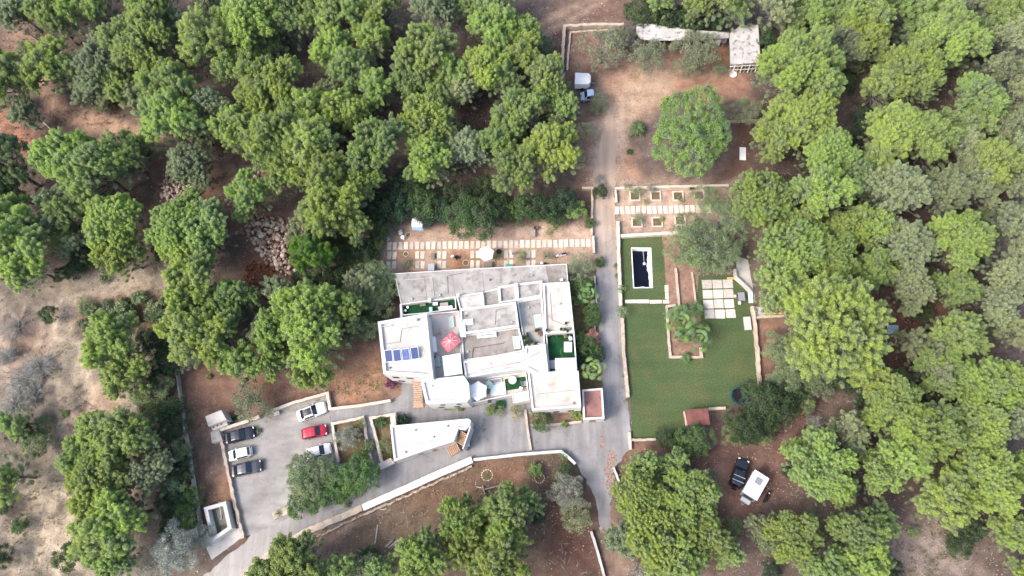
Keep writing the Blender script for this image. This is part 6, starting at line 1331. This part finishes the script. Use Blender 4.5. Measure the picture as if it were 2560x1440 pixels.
for i, (a, b2, r, tn) in enumerate(((1340, 827, .2, 'D'), (1346, 825, .16, 'd'), (1347, 832, .2, 'r'), (1351, 837, .18, 'r'))): pot(a, b2, 3.4, r, tn, 'dark potted plant below the tall skylight, ' + nth(i, 4, 'the skylight side', 'the turf terrace side'), 'four pots below the tall skylight')
for i, (a, b2) in enumerate(((1318, 834), (1319, 842), (1321, 849), (1312, 852), (1328, 855), (1315, 858), (1322, 861), (1334, 861), (1308, 845), (1311, 861), (1338, 858))): pot(a, b2, 3.4, .17 + .05 * (i % 3), 'kdDg'[i % 4], 'small dark pot plant crowded in the corner of the grey roof', 'pots crowding the roof corner', pm='pot' if i % 3 else 'palecon')
for i, (a, b2) in enumerate(((1403, 823), (1408, 826), (1413, 824), (1419, 828), (1424, 822), (1415, 808), (1367, 826), (1371, 829))): pot(a, b2, 3.7, .18, 'kgd'[i % 3], 'pot plant above the green turf terrace, ' + (nth(i, 8, 'the loose end of the cluster', 'the parapet corner') if i < 5 else ['standing apart up the roof', 'by the inner parapet corner', 'just below the inner parapet corner'][i - 5]), 'pots along the parapet above the turf')
for i, a in enumerate((1371, 1383, 1392, 1401, 1414)): pot(a, 840 - (i % 2) * 2, 2.6, .2 + .1 * (i == 4), 'y' if i in (0, 4) else 'D', 'leafy plant of the turf terrace row, ' + nth(i, 5, 'the inner wall', 'the big white pot'), 'planter row on the turf terrace')
t = pot(1423, 836, 2.6, .36, 'k', 'large round white pot in the corner of the turf terrace', None, pm='plastw')
# inner terrace
table(1222, 962, 1.6, .55, .55, M['paleglass'], 'round glass table between the hexagonal parasol and skylight', 0, .72, True, legm=M['alu'])
table(1281, 950, 1.6, .62, .62, M['palecon'], 'round pale stone table on the small turf floor', 0, .5, True); chair(1310, 959, 1.6, M['fabricl'], 'grey-blue armchair on the small turf floor', .2, w_=.75)
chair(1302, 971, 1.6, M['plastw'], 'white chair with blue cushion by the terrace railing', 1.2); chair(1218, 981, 1.6, M['greywood'], 'dark chair nearest the terrace railing beside the hexagonal parasol', 1.6); chair(1219, 972, 1.6, M['greywood'], 'dark chair next to the round glass table', -1.4)
block_thing('planter_box', 'potted planter hanging over the railing of the inner terrace', 'planter', 1224, 1003, 1.6, .5, .5, .5, M['palecon'], 0, M['pot'])
block_thing('storage_box', 'white box at the foot of the small house stairs', 'storage box', 1168, 1108, 0, .5, .9, .7, M['plastw'], .15)
block_thing('stone_block', 'cream block set against the car park wall', 'block', 691, 1033, 0, .8, .5, .5, M['creamw'], .3)
block_thing('green_mat_box', 'flat green box cover lying in the weeds under the terrace', 'box', 1252, 1012, 0, 1.3, 1.1, .3, M['turf'], .1)
# walled garden
def lounger(px, py, rz, m, label):
    p = P(px, py, .4); t = thing('sun_lounger', label, 'sun lounger', (p.x, p.y, 0), rz, 'two sun loungers'); box('mattress', (1.35, .62, .1), m, t, (-.3, 0, .34), 0, .03)
    bm = bmesh.new(); T = Matrix.Translation((.38, 0, .38)) @ Matrix.Rotation(-.5, 4, 'Y'); bx(bm, 0, .65, -.31, .31, 0, .09, T); obj('backrest', bm, m, t); box('frame', (1.95, .66, .06), M['plastw'], t, (0, 0, .27)); legs4(t, .85, .28, .28, M['plastw']); return t
lounger(975, 572, math.radians(118), M['fabricl'], 'slate sun lounger nearer the white canopy'); lounger(965, 588, math.radians(118), M['fabricg'], 'paler sun lounger half under the hedge')
p = P(1043, 556, 1.9); t = thing('garden_canopy', 'small white canopy with blue front edge under the trees', 'canopy', (p.x, p.y, 0), -.04)
bm = bmesh.new(); v = [bm.verts.new(c) for c in ((-.85, -.75, 1.75), (.85, -.75, 1.75), (.85, .95, 1.8), (-.85, .95, 1.8), (-.85, .1, 2.15), (.85, .1, 2.15))]
for f in ((0, 1, 5, 4), (4, 5, 2, 3), (0, 4, 3), (1, 2, 5)): bm.faces.new([v[i] for i in f])
obj('roof', bm, M['fabricw'], t); bm = bmesh.new(); v = [bm.verts.new(c) for c in ((-.85, -.76, 1.75), (.85, -.76, 1.75), (.9, -1.15, 1.35), (-.85, -1.1, 1.35))]; bm.faces.new(v); obj('valance', bm, M['fabricb'], t); legs4(t, .8, .75, 1.78, M['alu'])
table(1006, 593, 0, .32, .32, M['plastw'], 'round white garden table beside the stone ring', 0, .7, True); chair(1002, 583, 0, M['plastw'], 'white plastic chair next to the round white table', 1.4); chair(1001, 577, 0, M['plastw'], 'white plastic chair farther up from the round white table', 1.5)
def stone_ring(px, py, r, label, m='creamw', n=14, soil=True, s=.11):
    p = P(px, py); z0 = gz(p.x, p.y); t = thing('stone_ring', label, 'stone ring', (p.x, p.y, z0), 0, 'rings of stones'); rnd = random.Random(int(px)); bm = bmesh.new()
    for i in range(n):
        a = 2 * math.pi * i / n; T = Matrix.Translation((math.cos(a) * r, math.sin(a) * r, .05)) @ Matrix.Rotation(a, 4, 'Z') @ Matrix.Diagonal((s * rnd.uniform(.8, 1.3), math.pi * r / n * .9, s * rnd.uniform(.8, 1.2), 1))
        bmesh.ops.create_icosphere(bm, subdivisions=1, radius=1, matrix=T)
    obj('stones', bm, M[m], t); bm = bmesh.new(); lathe(bm, [(0, .05), (r * .9, .03), (r * .9, -.1)], 16); obj('soil', bm, M['soilgreen'], t); return t
for a in ((1021, 587, .42, 'small stone ring beside the round white table'), (1015, 635, .42, 'stone ring in the leftmost bed of the slab garden'), (1165, 657, .48, 'stone ring near the flat roof in the slab garden'), (1218, 1188, .78, 'ring of pale stones in the brown field below the forecourt wall'),
          (1349, 1195, .70, 'stone ring with a bright bush above it in the brown field'), (1336, 1245, .78, 'stone ring lower down beside the silvery shrubs'), (2230, 850, .68, 'pale stone ring on the forest floor below the blue tarpaulin')): stone_ring(a[0], a[1], a[2], a[3])
table(1082, 640, 0, .62, 1.0, M['greywood'], 'dark wooden bench between two paired slab paths', 0, .45, name='bench', cat='bench'); block_thing('storage_box', 'pale grey storage box at the edge of the flat roof', 'storage box', 1078, 668, 0, .95, 1.1, 1.0, M['metal'], 0)
chair(1142, 643, 0, M['black'], 'black folding chair left open on the bare soil', .7, w_=.6); chair(1131, 641, 0, M['plastw'], 'white low seat beside the black folding chair', 2.2, w_=.45)
t = thing('fire_bowl', 'dark round fire bowl right of the white parasol', 'fire bowl', (*P(1248, 631).xy, 0)); bm = bmesh.new(); lathe(bm, [(0, .1), (.3, .15), (.42, .4), (.38, .4), (.28, .2), (0, .16)], 18); obj('bowl', bm, M['pot'], t); legs4(t, .2, .2, .18, M['dmetal'], .02)
table(1220, 661, 0, 1.3, .8, M['greywood'], 'dark green garden table under the parasol edge', .03); table(1272, 664, 0, .9, .5, M['green'], 'bright green small table near the flat roof', 0, .55); chair(1273, 671, 0, M['green'], 'bright green chair pushed against the flat roof wall', 1.6, w_=.4)
t = table(1332, 583, 0, .85, 1.1, M['greywood'], 'brown slatted table on the bare garden soil', 0, .6)
for i in range(4): box('slat', (.14, 1.12, .03), M['gwood2'], t, (-.31 + i * .2, 0, .6))
t = thing('wicker_basket', 'round brown basket touching the slatted table', 'basket', (*P(1341, 572).xy, 0)); bm = bmesh.new(); lathe(bm, [(0, 0), (.3, 0), (.36, .45), (.31, .45), (.27, .1), (0, .1)], 16); obj('body', bm, M['greywood'], t); bm = bmesh.new(); lathe(bm, [(.33, .44), (.38, .44), (.38, .49), (.33, .49), (.33, .44)], 16); obj('rim', bm, M['pot'], t)
t = thing('sack', 'white sack beside the black crate near the roof edge', 'sack', (*P(1355, 659).xy, 0)); bm = bmesh.new(); bmesh.ops.create_icosphere(bm, subdivisions=3, radius=1, matrix=Matrix.Diagonal((.3, .24, .26, 1))); 
for v in bm.verts: v.co += Vector((0, 0, .2)) + v.normal * .03 * math.sin(9 * v.co.x + 7 * v.co.y)
obj('body', bm, M['fabricw'], t, True); bm = bmesh.new(); cyl(bm, (0, 0, .44), (.05, 0, .56), .06, .09, n=8); obj('neck', bm, M['fabricw'], t)
block_thing('crate', 'black crate next to the white sack', 'crate', 1363, 660, 0, .45, .4, .4, M['black'], .2)
# lawn furniture
block_thing('stone_bench', 'long pale stone bench lying along the right lawn wall', 'bench', 1869, 808, 0, .95, 1.95, .4, M['palecon'], .03)
table(1854, 741, 0, 1.0, 1.3, M['fabricl'], 'slate rounded table right of the square slabs', .03, .6); table(1838, 740, 0, .36, .4, M['slab'], 'tiny pale stool next to the slate table', 0, .4, name='stool', cat='stool'); table(1849, 757, 0, .45, .5, M['slab'], 'small pale stool below the slate table', 0, .4, name='stool', cat='stool')
p = P(1877, 742, .35); t = thing('sun_lounger', 'white and blue sun lounger half under the big pine', 'sun lounger', (p.x, p.y, 0), 1.55, 'two sun loungers'); box('mattress', (1.8, .6, .1), M['mint'], t, (0, 0, .32), 0, .03); box('frame', (1.9, .66, .05), M['plastw'], t, (0, 0, .26)); legs4(t, .85, .28, .27, M['plastw']); del t['group']
def beam(name, label, cat, pa, pb, w_, h, m, z=0, group=None):
    a, b2 = P(*pa, z + h), P(*pb, z + h); c = (a + b2) / 2; L2 = (b2 - a).length; g0 = gz(c.x, c.y); bm = bmesh.new(); bx(bm, -L2 / 2, L2 / 2, -w_ / 2, w_ / 2, 0, h); bmesh.ops.bevel(bm, geom=bm.edges[:], offset=.015, segments=1, affect='EDGES')
    o = obj(name, bm, m); o.location = (c.x, c.y, g0 + z); o.rotation_euler.z = math.atan2(b2.y - a.y, b2.x - a.x); return tag(o, label, cat, group)
beam('timber_beam', 'orange timber beam above the square slabs', 'beam', (1818, 695), (1842, 695), .3, .25, M['orange']); beam('timber_beam', 'yellow-brown timber beam lying under the big pine', 'beam', (1918, 785), (1962, 782), .3, .3, M['orange'])
beam('board', 'white board lying at the edge of the pines below the cream wall', 'board', (1857, 368), (1857, 400), 1.0, .06, M['plastw'])
t = thing('plastic_tub', 'white plastic tub in front of the store room', 'tub', (*P(1832, 188).xy, 0)); bm = bmesh.new(); lathe(bm, [(0, .02), (.5, .02), (.58, .3), (.52, .3), (.45, .08), (0, .08)], 18); obj('body', bm, M['plastw'], t); bm = bmesh.new(); lathe(bm, [(.55, .29), (.62, .3), (.6, .34), (.54, .33), (.55, .29)], 18); obj('rim', bm, M['fabricw'], t)
t = thing('round_tub', 'dark round tub with pale rim at the edge of the bottom pine', 'tub', (*P(1660, 1168).xy, 0)); bm = bmesh.new(); lathe(bm, [(0, .0), (.8, .0), (.85, .5), (.78, .5), (.74, .1), (0, .1)], 24); obj('body', bm, M['teal'], t); bm = bmesh.new(); lathe(bm, [(.80, .49), (.9, .5), (.88, .56), (.79, .55), (.80, .49)], 24); obj('rim', bm, M['plastw'], t)
bm = bmesh.new(); p = P(2232, 824); rnd = random.Random(3); G = [[bm.verts.new((p.x - .8 + i * .27, p.y - .7 + j * .27, gz(p.x, p.y) + .12 + rnd.uniform(0, .14))) for j in range(6)] for i in range(7)]
for i in range(6):
    for j in range(5): bm.faces.new((G[i][j], G[i+1][j], G[i+1][j+1], G[i][j+1]))
tag(obj('tarpaulin', bm, mat('pale_blue_tarp', (.28, .42, .50), (.22, .36, .46), scale=3, rough=.6)), 'crumpled pale blue tarpaulin on the forest floor', 'tarpaulin')
# trampoline
p = P(1847, 990, .7); t = thing('trampoline', 'octagonal trampoline with teal rim and dark safety net on the lawn', 'trampoline', (p.x, p.y, 0), .2)
bm = bmesh.new(); lathe(bm, [(0, .72), (1.10, .72), (1.10, .765), (0, .765)], 24); obj('mat', bm, M['black'], t); bm = bmesh.new(); lathe(bm, [(1.0, .69), (1.28, .69), (1.28, .75), (1.0, .75), (1.0, .69)], 8); obj('rim_pad', bm, M['teal'], t)
for i in range(8):
    a = i * math.pi / 4; bm = bmesh.new(); cyl(bm, (1.25 * math.cos(a), 1.25 * math.sin(a), 0), (1.26 * math.cos(a), 1.26 * math.sin(a), 1.7), .025, n=6); obj('pole', bm, M['teal'], t)
bm = bmesh.new(); lathe(bm, [(1.22, 1.66), (1.27, 1.66), (1.27, 1.7), (1.22, 1.7), (1.22, 1.66)], 8); obj('top_ring', bm, M['teal'], t)
bm = bmesh.new()
for k in range(64):
    a = 2 * math.pi * k / 64; cyl(bm, (1.18 * math.cos(a), 1.18 * math.sin(a), .72), (1.2 * math.cos(a), 1.2 * math.sin(a), 1.68), .011, n=3, cap=False)
for z in np.arange(.8, 1.65, .12): lathe(bm, [(1.2, z), (1.206, z), (1.206, z + .008), (1.2, z + .008), (1.2, z)], 8)
obj('net', bm, M['black'], t)
# logs, timber frame, fallen wood
rnd = random.Random(11)
for i in range(13):
    a = (962 + i * 3.6 + rnd.uniform(-2, 2), 1366 + i * .4 + rnd.uniform(-5, 5)); d_ = rnd.uniform(24, 40); th = math.radians(48 + rnd.uniform(-6, 6)); b2 = (a[0] + d_ * math.cos(th) * .95, a[1] - d_ * math.sin(th) * .8)
    pa, pb = P(*a, .1), P(*b2, .1); z = .1 + .12 * (i % 3 == 1); bm = bmesh.new(); c = (pa + pb) / 2; L2 = (pb - pa).length; cyl(bm, (-L2/2, 0, 0), (0, .02, .02), .09, .085, n=8); cyl(bm, (0, .02, .02), (L2/2, 0, 0), .085, .07, n=8); bmesh.ops.remove_doubles(bm, verts=bm.verts[:], dist=.02); bmesh.ops.delete(bm, geom=[f for f in bm.faces if len(f.verts) > 4 and abs(f.calc_center_median().x) < .1 * L2], context='FACES_ONLY')
    o = obj('log', bm, M['gwood2'] if i % 2 else M['greywood']); o.location = (c.x, c.y, z); o.rotation_euler.z = math.atan2(pb.y - pa.y, pb.x - pa.x); tag(o, 'grey weathered log in the loose pile beside the bottom pines', 'log', 'logs of the loose pile')
beam('timber_beam', 'pale crossbeam of the lower timber frame joining the two side beams', 'beam', (1212, 1223), (1250, 1214), .16, .2, M['gwood2'], .3); beam('timber_beam', 'left side beam of the lower timber frame', 'beam', (1206, 1214), (1214, 1242), .16, .28, M['gwood2']); beam('timber_beam', 'right side beam of the lower timber frame', 'beam', (1249, 1212), (1252, 1234), .14, .28, M['gwood2']); beam('timber_beam', 'short white beam stub outside the lower timber frame', 'beam', (1191, 1217), (1206, 1220), .14, .2, M['palecon'])
beam('pole', 'long thin grey pole lying above the log pile', 'pole', (944, 1312), (937, 1360), .16, .12, M['gwood2']); beam('pole', 'short dark stick in the brown field below the silvery shrubs', 'pole', (1404, 1358), (1406, 1385), .1, .08, M['greywood'])
beam('pole', 'pale fallen pole beside the dirt track at upper left', 'pole', (106, 304), (138, 334), .16, .14, M['palecon']); beam('pole', 'white pole by the stones under the long drive wall', 'pole', (950, 1274), (966, 1272), .12, .1, M['palecon'])
def fallen(label, a, b2, r, seed):
    rs = np.random.RandomState(seed); pa, pb = P(*a, .4), P(*b2, .4); g0 = gz(pa.x, pa.y); A = np.array([0, 0, .3]); B = np.array([pb.x - pa.x, pb.y - pa.y, .6]); segs = bend(A, B, r, r * .4, rs, 5, .05)
    t = thing('dead_tree', label, 'dead tree', (pa.x, pa.y, g0)); V, F = limbs_mesh(segs, 7); np_mesh('trunk', V, F, M['greywood'], t, True); tw = []
    for i in range(14):
        q = A + (B - A) * rs.uniform(.2, 1); e = q + np.array([rs.normal() * 1.3, rs.normal() * 1.3, rs.uniform(0, 1)]) + (B - A) / np.linalg.norm(B - A) * .8; tw += bend(q, e, .035, .01, rs, 3, .2)
    V, F = limbs_mesh(tw, 3); np_mesh('branches', V, F, M['twig'], t)
fallen('dark fallen trunk leaning across the sandy gap at upper left', (112, 168), (88, 45), .17, 1); fallen('grey fallen trunk with many side shoots near the upper left corner', (100, 105), (8, 40), .12, 2); fallen('fallen dead branch at the bottom edge beside the straight wall', (1575, 1432), (1630, 1412), .12, 3)
